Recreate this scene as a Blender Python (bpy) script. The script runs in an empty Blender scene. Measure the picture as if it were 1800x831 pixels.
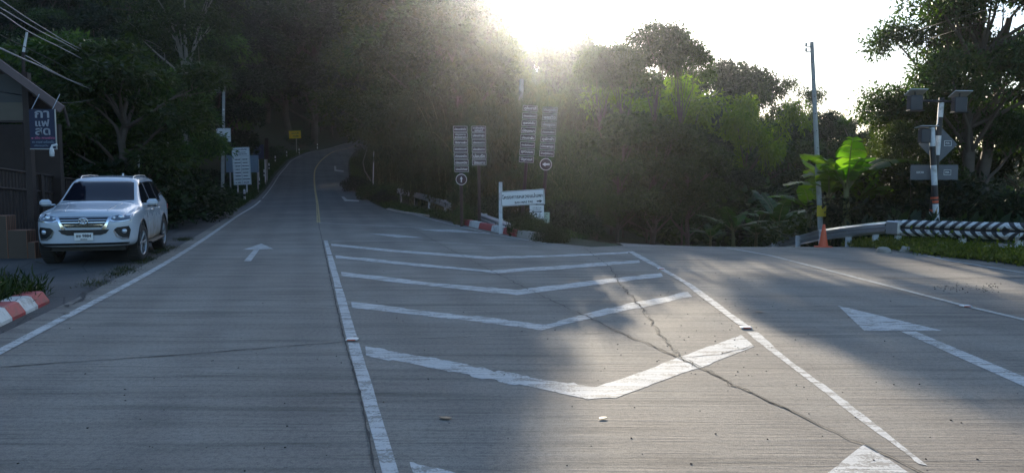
import bpy, math, random
import numpy as np
from mathutils import Vector, Matrix
from mathutils.bvhtree import BVHTree
from math import sin, cos, pi, radians

# ---------------------------------------------------------------- camera, sky, sun, exposure
SC = bpy.context.scene
COL = SC.collection
F, HC, HZ = 1360.0, 1.8, 309.0            # focal length in photo pixels, eye height, horizon row
TH = math.atan((415.5 - HZ) / F)          # downward pitch
cd = bpy.data.cameras.new('camera'); cam = bpy.data.objects.new('camera', cd); COL.objects.link(cam)
cam.location = (0, 0, HC); cam.rotation_euler = (pi / 2 - TH, 0, 0)
cd.sensor_width = 36; cd.lens = 36 * F / 1800; cd.clip_end = 3000; cd.clip_start = .05
SC.camera = cam
SUN_EL, SUN_AZ = radians(13.4), radians(0.1)      # azimuth measured from +Y towards +X
W = bpy.data.worlds.new('World'); SC.world = W; W.use_nodes = True
nt = W.node_tree; bg = nt.nodes['Background']
sky = nt.nodes.new('ShaderNodeTexSky'); sky.sky_type = 'NISHITA'; sky.sun_disc = False
sky.sun_elevation = SUN_EL; sky.sun_rotation = SUN_AZ; sky.dust_density = 1.0; sky.air_density = 1.0; sky.ozone_density = 3.0
nt.links.new(sky.outputs[0], bg.inputs[0]); bg.inputs[1].default_value = .12
sl = bpy.data.lights.new('sun', 'SUN'); sl.energy = 5.0; sl.angle = radians(.55); sl.color = (1, .88, .70)
sun = bpy.data.objects.new('sun', sl); COL.objects.link(sun)
sun.rotation_euler = (-(pi / 2 - SUN_EL), 0, -SUN_AZ)
SC.view_settings.view_transform = 'Standard'; SC.view_settings.look = 'None'
SC.view_settings.exposure = 1.28; SC.view_settings.gamma = 1; SC.view_settings.use_curve_mapping = False
cy = SC.cycles
try:
    cy.max_bounces = 6; cy.diffuse_bounces = 3; cy.glossy_bounces = 2; cy.transmission_bounces = 3
    cy.transparent_max_bounces = 4; cy.use_denoising = True; cy.caustics_reflective = False
    cy.caustics_refractive = False; cy.volume_bounces = 0; cy.sample_clamp_indirect = 4
except Exception: pass

# ---------------------------------------------------------------- helpers
def ray(px, py):
    x = (px - 900) / F; y = (415.5 - py) / F
    return Vector((x, cos(TH) + y * sin(TH), y * cos(TH) - sin(TH)))
def P(px, py, Y):
    d = ray(px, py); return Vector((0, 0, HC)) + d * (Y / d.y)
def lerp(a, b, t): return a + (b - a) * t
def sst(a, b, x):
    t = min(1, max(0, (x - a) / (b - a))); return t * t * (3 - 2 * t)
def interp(pts):
    xs = [p[0] for p in pts]; ys = [p[1] for p in pts]; n = len(xs)
    m = []
    for i in range(n):
        if i == 0: m.append((ys[1] - ys[0]) / (xs[1] - xs[0]))
        elif i == n - 1: m.append((ys[-1] - ys[-2]) / (xs[-1] - xs[-2]))
        else: m.append(((ys[i + 1] - ys[i]) / (xs[i + 1] - xs[i]) + (ys[i] - ys[i - 1]) / (xs[i] - xs[i - 1])) / 2)
    def f(x):
        if x <= xs[0]: return ys[0] + m[0] * (x - xs[0])
        if x >= xs[-1]: return ys[-1] + m[-1] * (x - xs[-1])
        i = 0
        while x > xs[i + 1]: i += 1
        h = xs[i + 1] - xs[i]; t = (x - xs[i]) / h
        return ((2*t**3-3*t*t+1)*ys[i] + (t**3-2*t*t+t)*h*m[i] + (-2*t**3+3*t*t)*ys[i+1] + (t**3-t*t)*h*m[i+1])
    return f
def tag(o, label=None, cat=None, group=None, kind=None):
    if label: o['label'] = label
    if cat: o['category'] = cat
    if group: o['group'] = group
    if kind: o['kind'] = kind
    return o
def link(name, me, parent=None, m=None, loc=None, rot=None):
    o = bpy.data.objects.new(name, me); COL.objects.link(o)
    if m is not None:
        for k in (m if isinstance(m, (list, tuple)) else [m]): me.materials.append(k)
    if parent is not None: o.parent = parent
    if loc is not None: o.location = loc
    if rot is not None: o.rotation_euler = rot
    return o
def empty(name, loc, rz=0, label=None, cat=None, group=None, kind=None):
    o = bpy.data.objects.new(name, None); COL.objects.link(o); o.location = loc; o.rotation_euler = (0, 0, rz)
    o.empty_display_size = .2
    return tag(o, label, cat, group, kind)
def dup(root, loc, rz=0, label=None, scale=None, group=None):
    def cp(o, par):
        c = o.copy(); COL.objects.link(c); c.parent = par
        for ch in list(o.children): cp(ch, c)
        return c
    r = cp(root, None); r.location = loc; r.rotation_euler = (r.rotation_euler[0], r.rotation_euler[1], rz)
    if scale is not None: r.scale = scale if hasattr(scale, '__len__') else (scale,) * 3
    if label: r['label'] = label
    if group: r['group'] = group
    return r

class MB:
    """collects shapes, then links them as ONE mesh object"""
    def __init__(s): s.v = []; s.f = []; s.mi = []; s.sm = []; s.M = Matrix.Identity(4); s.uv = None
    def add(s, vs, fs, mi=0, smooth=False):
        o = len(s.v); s.v += [tuple(s.M @ Vector(p)) for p in vs]
        for f in fs: s.f.append([i + o for i in f]); s.mi.append(mi); s.sm.append(smooth)
        return s
    def box(s, c, d, mi=0, rz=0, ry=0, rx=0, bev=0):
        x, y, z = d[0] / 2, d[1] / 2, d[2] / 2
        R = Matrix.Translation(c) @ Matrix.Rotation(rz, 4, 'Z') @ Matrix.Rotation(ry, 4, 'Y') @ Matrix.Rotation(rx, 4, 'X')
        if bev <= 0:
            vs = [R @ Vector((a * x, b * y, e * z)) for e in (-1, 1) for a, b in ((-1, -1), (1, -1), (1, 1), (-1, 1))]
            return s.add(vs, [(0, 3, 2, 1), (4, 5, 6, 7), (0, 1, 5, 4), (1, 2, 6, 5), (2, 3, 7, 6), (3, 0, 4, 7)], mi)
        vs = []; b_ = bev
        for e, i in ((-z, b_), (-z + b_, 0), (z - b_, 0), (z, b_)):
            for a, b in ((-1, -1), (1, -1), (1, 1), (-1, 1)):
                for k in (0, 1):
                    hx = (a == b) == bool(k)
                    dx = (x - i) - (b_ if hx else 0); dy = (y - i) - (0 if hx else b_)
                    vs.append(R @ Vector((a * max(dx, 1e-4), b * max(dy, 1e-4), e)))
        fs = [tuple(range(7, -1, -1)), tuple(range(24, 32))]
        for r in range(3):
            for k in range(8): fs.append((r*8+k, r*8+(k+1) % 8, r*8+8+(k+1) % 8, r*8+8+k))
        return s.add(vs, fs, mi)
    def tube(s, pts, rad, n=8, mi=0, cap=True, smooth=True):
        pts = [Vector(p) for p in pts]; vs = []; fs = []
        if not hasattr(rad, '__len__'): rad = [rad] * len(pts)
        up = None
        for i, p in enumerate(pts):
            d = (pts[min(i + 1, len(pts) - 1)] - pts[max(i - 1, 0)]).normalized()
            if up is None:
                up = d.orthogonal().normalized()
            else:
                up = (up - d * up.dot(d)).normalized()
            q = d.cross(up)
            for k in range(n):
                a = 2 * pi * k / n; vs.append(p + (up * cos(a) + q * sin(a)) * rad[i])
        for i in range(len(pts) - 1):
            for k in range(n): fs.append((i*n+k, i*n+(k+1) % n, (i+1)*n+(k+1) % n, (i+1)*n+k))
        s.add(vs, fs, mi, smooth)
        if cap:
            L = len(pts) - 1
            s.add([vs[k] for k in range(n)], [tuple(range(n - 1, -1, -1))], mi)
            s.add([vs[L*n+k] for k in range(n)], [tuple(range(n))], mi)
        return s
    def lathe(s, prof, n=24, axis='Z', c=(0, 0, 0), mi=0, smooth=True):
        vs = []; fs = []; c = Vector(c)
        for r, h in prof:
            for k in range(n):
                a = 2 * pi * k / n
                q = (r * cos(a), r * sin(a), h)
                if axis == 'X': q = (h, r * cos(a), r * sin(a))
                if axis == 'Y': q = (r * sin(a), h, r * cos(a))
                vs.append(c + Vector(q))
        for i in range(len(prof) - 1):
            for k in range(n): fs.append((i*n+k, i*n+(k+1) % n, (i+1)*n+(k+1) % n, (i+1)*n+k))
        return s.add(vs, fs, mi, smooth)
    def prism(s, poly, y0, y1, mi=0):
        """polygon in (x,z) extruded along y"""
        n = len(poly)
        vs = [(p[0], y0, p[1]) for p in poly] + [(p[0], y1, p[1]) for p in poly]
        return s.add(vs, [tuple(range(n)), tuple(range(2*n-1, n-1, -1))] + [(k, k+n, (k+1) % n+n, (k+1) % n) for k in range(n)], mi)
    def mesh(s, name):
        me = bpy.data.meshes.new(name); me.from_pydata(s.v, [], s.f)
        me.polygons.foreach_set('material_index', s.mi); me.polygons.foreach_set('use_smooth', s.sm)
        if s.uv:
            l = me.uv_layers.new(name='UVMap')
            for p in me.polygons:
                for li, vi in zip(p.loop_indices, p.vertices): l.data[li].uv = s.uv[vi]
        me.update(); return me
    def build(s, name, m, parent=None, loc=None, rot=None): return link(name, s.mesh(name), parent, m, loc, rot)

# ---------------------------------------------------------------- materials
class NT:
    def __init__(s, name):
        s.m = bpy.data.materials.new(name); s.m.use_nodes = True; s.t = s.m.node_tree; s.n = s.t.nodes
        s.b = s.n['Principled BSDF']; s.out = s.n['Material Output']
    def new(s, t, **k):
        o = s.n.new(t)
        for a, b in k.items(): setattr(o, a, b)
        return o
    def l(s, a, b): s.t.links.new(a, b)
    def coord(s, kind='Object', scale=(1, 1, 1), rot=(0, 0, 0)):
        tc = s.new('ShaderNodeTexCoord'); mp = s.new('ShaderNodeMapping')
        mp.inputs['Scale'].default_value = scale; mp.inputs['Rotation'].default_value = rot
        s.l(tc.outputs[kind], mp.inputs[0]); return mp.outputs[0]
    def noise(s, vec, scale, detail=4, rough=.55, dist=0):
        o = s.new('ShaderNodeTexNoise'); o.inputs['Scale'].default_value = scale; o.inputs['Detail'].default_value = detail
        o.inputs['Roughness'].default_value = rough; o.inputs['Distortion'].default_value = dist
        if vec is not None: s.l(vec, o.inputs['Vector'])
        return o.outputs['Fac']
    def ramp(s, fac, stops):
        o = s.new('ShaderNodeValToRGB'); cr = o.color_ramp
        while len(cr.elements) < len(stops): cr.elements.new(.5)
        for e, (p, c) in zip(cr.elements, stops):
            e.position = p; e.color = (c[0], c[1], c[2], 1) if hasattr(c, '__len__') else (c, c, c, 1)
        s.l(fac, o.inputs[0]); return o.outputs[0]
    def mix(s, fac, a, b, mode='MIX'):
        o = s.new('ShaderNodeMix', data_type='RGBA', blend_type=mode)
        for sock, v in ((o.inputs[0], fac), (o.inputs[6], a), (o.inputs[7], b)):
            if hasattr(v, 'is_linked'): s.l(v, sock)
            elif hasattr(v, '__len__'): sock.default_value = (*v[:3], 1)
            else: sock.default_value = v
        return o.outputs[2]
    def math(s, op, a, b=0.0, clamp=False):
        o = s.new('ShaderNodeMath', operation=op, use_clamp=clamp)
        for sock, v in ((o.inputs[0], a), (o.inputs[1], b)):
            if hasattr(v, 'is_linked'): s.l(v, sock)
            else: sock.default_value = v
        return o.outputs[0]
    def bump(s, h, strength=.3, dist=.01):
        o = s.new('ShaderNodeBump'); o.inputs['Strength'].default_value = strength; o.inputs['Distance'].default_value = dist
        s.l(h, o.inputs['Height']); s.l(o.outputs[0], s.b.inputs['Normal'])
    def set(s, c=None, r=None, metal=None, coat=None):
        for nme, v in (('Base Color', c), ('Roughness', r), ('Metallic', metal), ('Coat Weight', coat)):
            if v is None: continue
            k = s.b.inputs[nme]
            if hasattr(v, 'is_linked'): s.l(v, k)
            elif hasattr(v, '__len__'): k.default_value = (*v[:3], 1)
            else: k.default_value = v
        return s
def mat(name, c, r=.6, metal=0, var=.18, sc=6, bump=0, coat=None, kind='Object', dirt=None):
    t = NT(name); v = t.coord(kind); n = t.noise(v, sc, 5)
    col = t.mix(n, [k * (1 - var) for k in c], [min(1, k * (1 + var)) for k in c])
    if dirt:
        n2 = t.noise(v, sc * .6, 6, .7); col = t.mix(t.ramp(n2, [(.5, 0), (.68, 1)]), col, dirt)
    t.set(col, r, metal, coat)
    if bump: t.bump(t.noise(v, sc * 8, 4), bump, .01)
    return t.m
def leafmat(name, c1, c2, trans=.35, c3=None, gloss=.35):
    t = NT(name); g = t.new('ShaderNodeNewGeometry')
    col = t.ramp(g.outputs['Random Per Island'], [(0, c1), (.6, c2), (1, c3 or [k * 1.3 for k in c2])])
    oi = t.new('ShaderNodeObjectInfo'); hsv = t.new('ShaderNodeHueSaturation')
    t.l(t.math('ADD', t.math('MULTIPLY', oi.outputs['Random'], .035), .483), hsv.inputs['Hue'])
    t.l(t.math('ADD', t.math('MULTIPLY', oi.outputs['Random'], .85), .55), hsv.inputs['Value'])
    t.l(col, hsv.inputs['Color'])
    t.set(hsv.outputs[0], gloss + .12)
    t.b.inputs['Specular IOR Level'].default_value = .22
    tr = t.new('ShaderNodeBsdfTranslucent'); tc = t.mix(1.0, hsv.outputs[0], (1.5, 1.75, .35), 'MULTIPLY'); t.l(tc, tr.inputs[0])
    mx = t.new('ShaderNodeMixShader'); mx.inputs[0].default_value = trans
    t.l(t.b.outputs[0], mx.inputs[1]); t.l(tr.outputs[0], mx.inputs[2]); t.l(mx.outputs[0], t.out.inputs[0])
    return t.m
M = {}
def concrete():
    t = NT('brushed_concrete'); v = t.coord('Object')
    vr = t.coord('Object', (.9, 19, 1), (0, 0, radians(3)))
    st = t.noise(vr, 1.0, 6, .72, .5)
    vr2 = t.coord('Object', (.25, 5, 1), (0, 0, radians(2)))
    band = t.noise(vr2, 1.0, 3, .6, .5)
    big = t.noise(v, .35, 5, .6); fine = t.noise(v, 90, 3, .7)
    c = t.ramp(big, [(.25, (.215, .19, .165)), (.55, (.30, .272, .235)), (.8, (.37, .335, .29))])
    bm = t.ramp(t.noise(t.coord('Object', (.3, 1.1, 1)), .55, 3, .6, .6), [(.40, .12), (.60, 1)])
    streak = t.ramp(st, [(.34, (.42, .42, .42)), (.47, (.92, .92, .92)), (.7, (1.15, 1.15, 1.15))])
    sfac = t.math('MULTIPLY', bm, .75)
    c = t.mix(sfac, c, t.mix(1.0, c, streak, 'MULTIPLY'))
    c = t.mix(1.0, c, t.ramp(band, [(.3, (.72, .72, .72)), (.5, (1, 1, 1)), (.75, (1.08, 1.07, 1.05))]), 'MULTIPLY')
    c = t.mix(1.0, c, t.ramp(fine, [(.3, (.66, .66, .66)), (.5, (1, 1, 1)), (.72, (1.22, 1.22, 1.2))]), 'MULTIPLY')
    mo = t.noise(v, 24, 4, .7); c = t.mix(1.0, c, t.ramp(mo, [(.32, (.74, .74, .74)), (.5, (1, 1, 1)), (.7, (1.14, 1.13, 1.1))]), 'MULTIPLY')
    sp = t.noise(v, 14, 3, .6)
    c = t.mix(t.ramp(sp, [(.7, 0), (.76, .7)]), c, (.08, .07, .06))
    # left branch turns darker and bluer with distance
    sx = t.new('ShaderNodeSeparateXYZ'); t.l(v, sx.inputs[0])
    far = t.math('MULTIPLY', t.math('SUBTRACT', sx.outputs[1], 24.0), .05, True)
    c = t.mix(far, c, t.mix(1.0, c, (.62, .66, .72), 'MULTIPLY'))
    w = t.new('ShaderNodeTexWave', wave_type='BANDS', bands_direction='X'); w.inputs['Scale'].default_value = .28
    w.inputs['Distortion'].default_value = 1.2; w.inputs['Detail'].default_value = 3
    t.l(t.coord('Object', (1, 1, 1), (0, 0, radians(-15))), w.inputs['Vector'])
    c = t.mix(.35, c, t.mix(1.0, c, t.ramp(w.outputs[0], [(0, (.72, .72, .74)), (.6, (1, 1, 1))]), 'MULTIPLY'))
    t.set(c, t.ramp(big, [(.3, .82), (.7, .95)]))
    t.b.inputs['Specular IOR Level'].default_value = .16
    h = t.math('ADD', t.math('MULTIPLY', st, 1.0), t.math('MULTIPLY', fine, .35))
    t.bump(h, .6, .02); return t.m
M['concrete'] = concrete()
def asphalt():
    t = NT('old_asphalt'); v = t.coord('Object'); a = t.noise(v, .6, 5, .6); f = t.noise(v, 60, 3, .8)
    c = t.ramp(a, [(.3, (.05, .05, .05)), (.6, (.09, .087, .085)), (.8, (.14, .13, .12))])
    c = t.mix(1.0, c, t.ramp(f, [(.3, (.6, .6, .6)), (.7, (1.35, 1.35, 1.3))]), 'MULTIPLY')
    vo = t.new('ShaderNodeTexVoronoi', feature='DISTANCE_TO_EDGE'); vo.inputs['Scale'].default_value = .8
    t.l(t.coord('Object', (1, 1, .01)), vo.inputs['Vector'])
    c = t.mix(t.ramp(vo.outputs[0], [(0, .8), (.018, 0)]), c, (.02, .02, .02))
    t.set(c, .85); t.bump(f, .6, .01); return t.m
M['asphalt'] = asphalt()
def paint(name, c, wear=.55):
    t = NT(name); v = t.coord('Object'); n = t.noise(v, 5, 8, .75); f = t.noise(v, 45, 4, .7)
    col = t.mix(t.ramp(n, [(.3, 0), (.7, 1)]), [k * .78 for k in c], c)
    n3 = t.noise(t.coord('Object', (1.2, 7, 1), (0, 0, radians(12))), 1.6, 6, .7)
    wv = t.math('ADD', t.math('MULTIPLY', n, .3), t.math('ADD', t.math('MULTIPLY', f, .25), t.math('MULTIPLY', n3, .45)))
    col = t.mix(t.ramp(wv, [(wear - .05, 0), (wear - .02, .8)]), col, (.25, .23, .2))
    vr = t.coord('Object', (.6, 22, 1), (0, 0, radians(4)))
    col = t.mix(1.0, col, t.ramp(t.noise(vr, 1, 4, .6), [(.32, (.72, .72, .72)), (.5, (1, 1, 1))]), 'MULTIPLY')
    t.set(col, .8); t.b.inputs['Specular IOR Level'].default_value = .2; t.bump(f, .4, .006); return t.m
M['paint'] = paint('road_paint', (.66, .65, .62))
M['paint_worn'] = paint('worn_road_paint', (.55, .54, .5), .56)
M['paint_yellow'] = paint('yellow_road_paint', (.55, .42, .2), .58)
M['crack'] = mat('crack_filler', (.06, .055, .05), .95, sc=20, var=.5)
def groundmat():
    t = NT('forest_soil'); v = t.coord('Object'); n = t.noise(v, 1.2, 8, .7); f = t.noise(v, 22, 5, .7)
    c = t.ramp(n, [(.3, (.05, .035, .022)), (.5, (.03, .04, .015)), (.62, (.035, .055, .014)), (.8, (.09, .065, .04))])
    c = t.mix(1.0, c, t.ramp(f, [(.25, (.5, .5, .5)), (.7, (1.5, 1.5, 1.4))]), 'MULTIPLY')
    t.set(c, .95); t.bump(f, .9, .06); return t.m
M['soil'] = groundmat()
M['white'] = mat('white_paint', (.74, .74, .73), .5, var=.06, sc=5, dirt=(.4, .38, .34))
M['cleanwhite'] = mat('clean_white_sheet', (.8, .8, .79), .45, var=.04, sc=4)
M['black'] = mat('black_paint', (.02, .02, .022), .5, sc=9)
M['ink'] = mat('dark_ink', (.015, .015, .02), .6, var=.05)
M['red'] = mat('kerb_red_paint', (.42, .045, .05), .6, var=.15, sc=7, dirt=(.2, .06, .05), bump=.3)
M['kerbwhite'] = mat('kerb_white_paint', (.66, .65, .62), .65, var=.1, sc=8, dirt=(.3, .28, .25), bump=.3)
M['concpole'] = mat('cast_concrete', (.42, .41, .38), .8, var=.15, sc=5, bump=.25, dirt=(.3, .29, .27))
M['galv'] = mat('galvanised_steel', (.55, .56, .57), .32, .85, var=.15, sc=9)
M['steelgrey'] = mat('grey_sign_back', (.11, .12, .135), .5, .2, sc=5)
M['brown'] = mat('dark_brown_board', (.045, .028, .022), .6, var=.25, sc=8)
M['bluegrey'] = mat('faded_blue_board', (.16, .22, .27), .55, sc=3)
M['navy'] = mat('navy_board', (.045, .06, .13), .5, sc=3)
M['yellow'] = mat('yellow_sign', (.95, .6, .02), .5, var=.06, sc=4)
M['yellowplate'] = mat('dull_yellow_plate', (.62, .45, .03), .5, var=.1)
M['orange'] = mat('orange_plastic', (.72, .12, .045), .5, var=.12, sc=12)
M['bark'] = mat('tree_bark', (.12, .095, .075), .9, var=.35, sc=3, bump=.9)
M['palebark'] = mat('pale_bark', (.24, .22, .19), .85, var=.3, sc=3, bump=.6)
M['culm'] = mat('bamboo_culm', (.14, .14, .05), .6, var=.3, sc=4)
M['timber'] = mat('weathered_timber', (.045, .03, .025), .75, var=.3, sc=6, bump=.4)
M['fascia'] = mat('pink_grey_fascia', (.17, .12, .115), .7, var=.15, sc=5)
M['plaster'] = mat('grey_plaster', (.08, .078, .075), .85, var=.12, sc=3, bump=.2)
M['rooftile'] = mat('roof_sheet', (.14, .085, .07), .7, var=.2, sc=4, bump=.4)
M['brick'] = None
t = NT('terracotta_block'); br = t.new('ShaderNodeTexBrick'); t.l(t.coord('Generated', (1, 1, 1)), br.inputs[0])
br.inputs['Color1'].default_value = (.24, .10, .06, 1); br.inputs['Color2'].default_value = (.36, .19, .12, 1); br.inputs['Mortar'].default_value = (.1, .07, .05, 1)
br.inputs['Scale'].default_value = 3; t.set(br.outputs[0], .8); M['brick'] = t.m
M['cable'] = mat('cable_sheath', (.30, .31, .33), .6, var=.05)
M['dkcable'] = mat('dark_cable_sheath', (.03, .03, .033), .95, var=.05)
M['stone'] = mat('pale_stone', (.36, .32, .27), .9, var=.3, sc=9, bump=.6)
M['darkstone'] = mat('dark_gravel', (.05, .042, .035), .9, var=.4, sc=30)
M['solar'] = mat('solar_panel', (.03, .035, .05), .2, .3)
M['panelwhite'] = mat('pale_panel_frame', (.5, .5, .48), .5)
M['leaf_dark'] = leafmat('dark_leaf', (.012, .023, .012), (.021, .037, .016), .25, (.04, .06, .024))
M['leaf_mid'] = leafmat('green_leaf', (.018, .035, .011), (.033, .06, .016), .3, (.06, .085, .025))
M['leaf_warm'] = leafmat('olive_leaf', (.024, .038, .012), (.042, .064, .018), .35, (.075, .085, .026))
M['leaf_bright'] = leafmat('yellow_green_leaf', (.09, .145, .016), (.13, .2, .022), .55, (.18, .24, .03))  # sun through the leaves put into a brighter yellow-green colour
M['leaf_light'] = leafmat('pale_green_leaf', (.03, .055, .018), (.05, .09, .026), .35, (.09, .13, .04))
M['leaf_verge'] = leafmat('yellowish_leaf', (.07, .085, .018), (.12, .125, .028), .45, (.19, .17, .05))  # missing sunlight put into the colour, lighter and yellower
M['leaf_bamboo'] = leafmat('bamboo_leaf', (.024, .04, .012), (.044, .062, .018), .35, (.085, .072, .028))
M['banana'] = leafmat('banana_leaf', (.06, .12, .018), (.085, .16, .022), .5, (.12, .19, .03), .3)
M['banana_dark'] = leafmat('shaded_banana_leaf', (.03, .07, .02), (.05, .10, .035), .35, (.07, .12, .05), .25)  # same banana leaf with its shade put into a darker colour
M['deadleaf'] = leafmat('dry_leaf', (.2, .15, .1), (.24, .18, .12), .1, (.3, .23, .16))
# ---------------------------------------------------------------- terrain: the two roads and the hills
def flatY(px, py): 
    d = ray(px, py); return d * (-HC / d.z)
far = [(453, 557.5, 640, 357, 48), (480, 553, 617.5, 325, 69), (490, 552.5, 613, 309, 77.5), (501, 555, 612, 296, 87),
       (515, 566, 613, 281, 97.5), (545, 584, 622, 268, 108), (575, 607, 640, 262, 122)]
e0 = flatY(0, 618); e1 = flatY(270, 475); e2 = flatY(425, 376)
XL = interp([(0, e0.x + (e0.x - e1.x) / (e1.y - e0.y) * e0.y), (e0.y, e0.x), (e1.y, e1.x), (e2.y, e2.x)] + [(Y, P(a, py, Y).x) for a, b, c, py, Y in far] + [(140, -26.5), (165, -19)])
c0 = flatY(560, 392)
XC = interp([(c0.y, c0.x)] + [(Y, P(b, py, Y).x) for a, b, c, py, Y in far] + [(140, -23), (165, -15.5)])
k0 = [flatY(*q) for q in ((1040, 434), (1000, 430), (950, 424), (905, 415), (850, 403), (800, 392), (745, 381), (700, 374))]
XK = interp([(q.y, q.x) for q in k0] + [(58, P(636, 344, 58).x)] + [(Y, P(c, py, Y).x) for a, b, c, py, Y in far[1:]] + [(140, -19.5), (165, -12)])
PL = interp([(0, 0), (20, 0), (32, .02)] + [(Y, P(b, py, Y).z) for a, b, c, py, Y in far] + [(140, 8.2), (170, 9.5)])
PL_ = PL
PL = lambda Y: PL_(min(Y, 168))
def PR(Y):
    Y0 = 18.2
    if Y < Y0: return 0.0
    d = Y - Y0
    if d < 4: return -.0165 * d * d
    if d < 40: return -.264 - .132 * (d - 4)
    return -.264 - .132 * 36 - .05 * (d - 40)
XR = interp([(0, 9.9), (10, 9.9), (14, 10.3), (16, 10.0), (18, 9.3), (21, 9.1), (28, 9.5), (36, 11.2), (50, 16), (80, 30)])
def span(Y): return 5 + max(0, Y - 20) * .3
def HR(x, y):
    """road level"""
    a = PL(y); b = PR(y)
    if y > 18: t = sst(0, span(y), x - XK(y))
    else: t = 1
    z = a + (b - a) * t
    return z
def H(x, y):
    z = HR(min(x, 16), y)
    yy = max(0, min(y, 160))
    dl = XL(yy) - .4 - x
    if dl > 0:
        s = 22 if yy < 20 else (lerp(22, 6, (yy - 20) / 30) if yy < 50 else lerp(6, 3, min(1, (yy - 50) / 30)))
        z += min(34, max(0, dl - s) * .5) + .1 * sst(3, 7, dl)
    if y > 20:
        dr = x - XK(yy)
        if dr > 0 and x < 14:
            z += min(.5 * max(0, dr - 1.0), 7) * sst(24, 55, y) * (1 - sst(-2, 13, x)) + .12 * sst(.2, 1, dr) * (1 - sst(1, 4, x))
    xr = XR(min(y, 80))
    if x > xr:
        z += .12 * sst(0, .5, x - xr) + (-PR(min(y, 40))) * .6 * sst(3, 9, x - xr)
    return z
def G(px, py):
    """where the sight line of a photo pixel meets the road"""
    d = ray(px, py); o = Vector((0, 0, HC)); t = 1.0; last = t
    while t < 200:
        p = o + d * t
        if p.z < HR(p.x, p.y): break
        last = t; t += .25
    lo, hi = last, t
    for _ in range(20):
        m_ = (lo + hi) / 2; p = o + d * m_
        if p.z < HR(p.x, p.y): hi = m_
        else: lo = m_
    p = o + d * hi; return Vector((p.x, p.y, HR(p.x, p.y)))
def on(x, y, dz=0): return Vector((x, y, H(x, y) + dz))

# ground: one sheet out to the horizon
def axis_pts(lo, hi, fine_lo, fine_hi, st):
    a = list(np.arange(fine_lo, fine_hi + .01, st)); v = fine_lo; s = st
    while v > lo: s *= 1.35; v -= s; a.insert(0, v)
    v = fine_hi; s = st
    while v < hi: s *= 1.35; v += s; a.append(v)
    return a
gx = axis_pts(-700, 700, -34, 26, 1.0); gy = axis_pts(-300, 900, -2, 130, 1.0)
me = bpy.data.meshes.new('ground')
vs = []
rnd = random.Random(5)
for y in gy:
    for x in gx:
        yy = max(0, min(y, 160))
        inroad = (XL(yy) - 9 < x < max(XK(yy), XR(min(yy, 80)) if yy < 60 else -99) + 1.2)
        z = H(x, y) - (.07 if inroad else -.02)
        if not inroad: z += rnd.uniform(-.05, .08)
        vs.append((x, y, z))
nx = len(gx); fs = [(j*nx+i, j*nx+i+1, (j+1)*nx+i+1, (j+1)*nx+i) for j in range(len(gy)-1) for i in range(nx-1)]
me.from_pydata(vs, [], fs); me.polygons.foreach_set('use_smooth', [True] * len(fs))
tag(link('ground', me, None, M['soil']), 'brown forest soil and leaf litter under the trees', 'ground', kind='structure')

import bmesh
def cut_sheet(polys, lift, step=1.0, thick=0):
    """flat polygons (x,y) cut on a common grid and laid on the road surface"""
    bm = bmesh.new()
    for poly in polys:
        vs = [bm.verts.new((p[0], p[1], 0)) for p in poly]
        try: bm.faces.new(vs)
        except ValueError: pass
    bmesh.ops.triangulate(bm, faces=bm.faces[:])
    xs = [v.co.x for v in bm.verts]; ys = [v.co.y for v in bm.verts]
    y = math.floor(min(ys))
    while y < max(ys):
        if y > min(ys) and y > 16: bmesh.ops.bisect_plane(bm, geom=bm.verts[:] + bm.edges[:] + bm.faces[:], plane_co=(0, y, 0), plane_no=(0, 1, 0))
        y += .5 if (16 <= y < 24) else step
    x = math.floor(min(xs))
    while x < max(xs):
        if x > min(xs) and max(ys) > 16: bmesh.ops.bisect_plane(bm, geom=bm.verts[:] + bm.edges[:] + bm.faces[:], plane_co=(x, 0, 0), plane_no=(1, 0, 0))
        x += step
    for v in bm.verts: v.co.z = HR(v.co.x, v.co.y) + lift
    bmesh.ops.recalc_face_normals(bm, faces=bm.faces[:])
    for f in bm.faces:
        if f.normal.z < 0: f.normal_flip()
        f.smooth = True
    me = bpy.data.meshes.new('sheet'); bm.to_mesh(me); bm.free(); return me
Ys = [-8, -4, 0, 4, 8, 12, 16, 20, 24, 28, 34, 40, 48, 58, 69, 77.5, 87, 97.5, 108, 115, 122, 130, 140, 150, 160]
outline = [(XL(y) - .38, y) for y in Ys] + [(XK(y), y) for y in reversed(Ys) if y >= 24] + [(q.x, q.y) for q in (k0[3], k0[2], k0[1])] \
    + [(XK(k0[0].y), k0[0].y), (2.9, 20), (3.2, 28), (5, 36), (9, 50), (16, 66)] + [(22, 66), (15.4, 50), (11.9, 36), (9.9, 28), (9.4, 21), (9.5, 18), (10.2, 16), (10.5, 14), (10.2, 10), (10, 4), (10, -8)]
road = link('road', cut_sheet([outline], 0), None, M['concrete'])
tag(road, 'brushed grey concrete road splitting round the chevron gore', 'road', kind='structure')
# left parking shoulder of old asphalt
edge = [(XL(y) - .37, y) for y in (-8, 0, 4, 8, 12, 16, 20, 26, 32, 38, 44, 48, 52)]
sh = edge + [(-18.2, 52), (-17.5, 47), (-18.0, 40), (-18.5, 33), (-16.5, 25), (-13.8, 20), (-12.5, 14), (-10, 8), (-9, 0), (-9, -8)]
tag(link('parking_shoulder', cut_sheet([sh], -.012), None, M['asphalt']), 'cracked dark asphalt shoulder beside the left lane', 'pavement', kind='structure')

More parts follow.
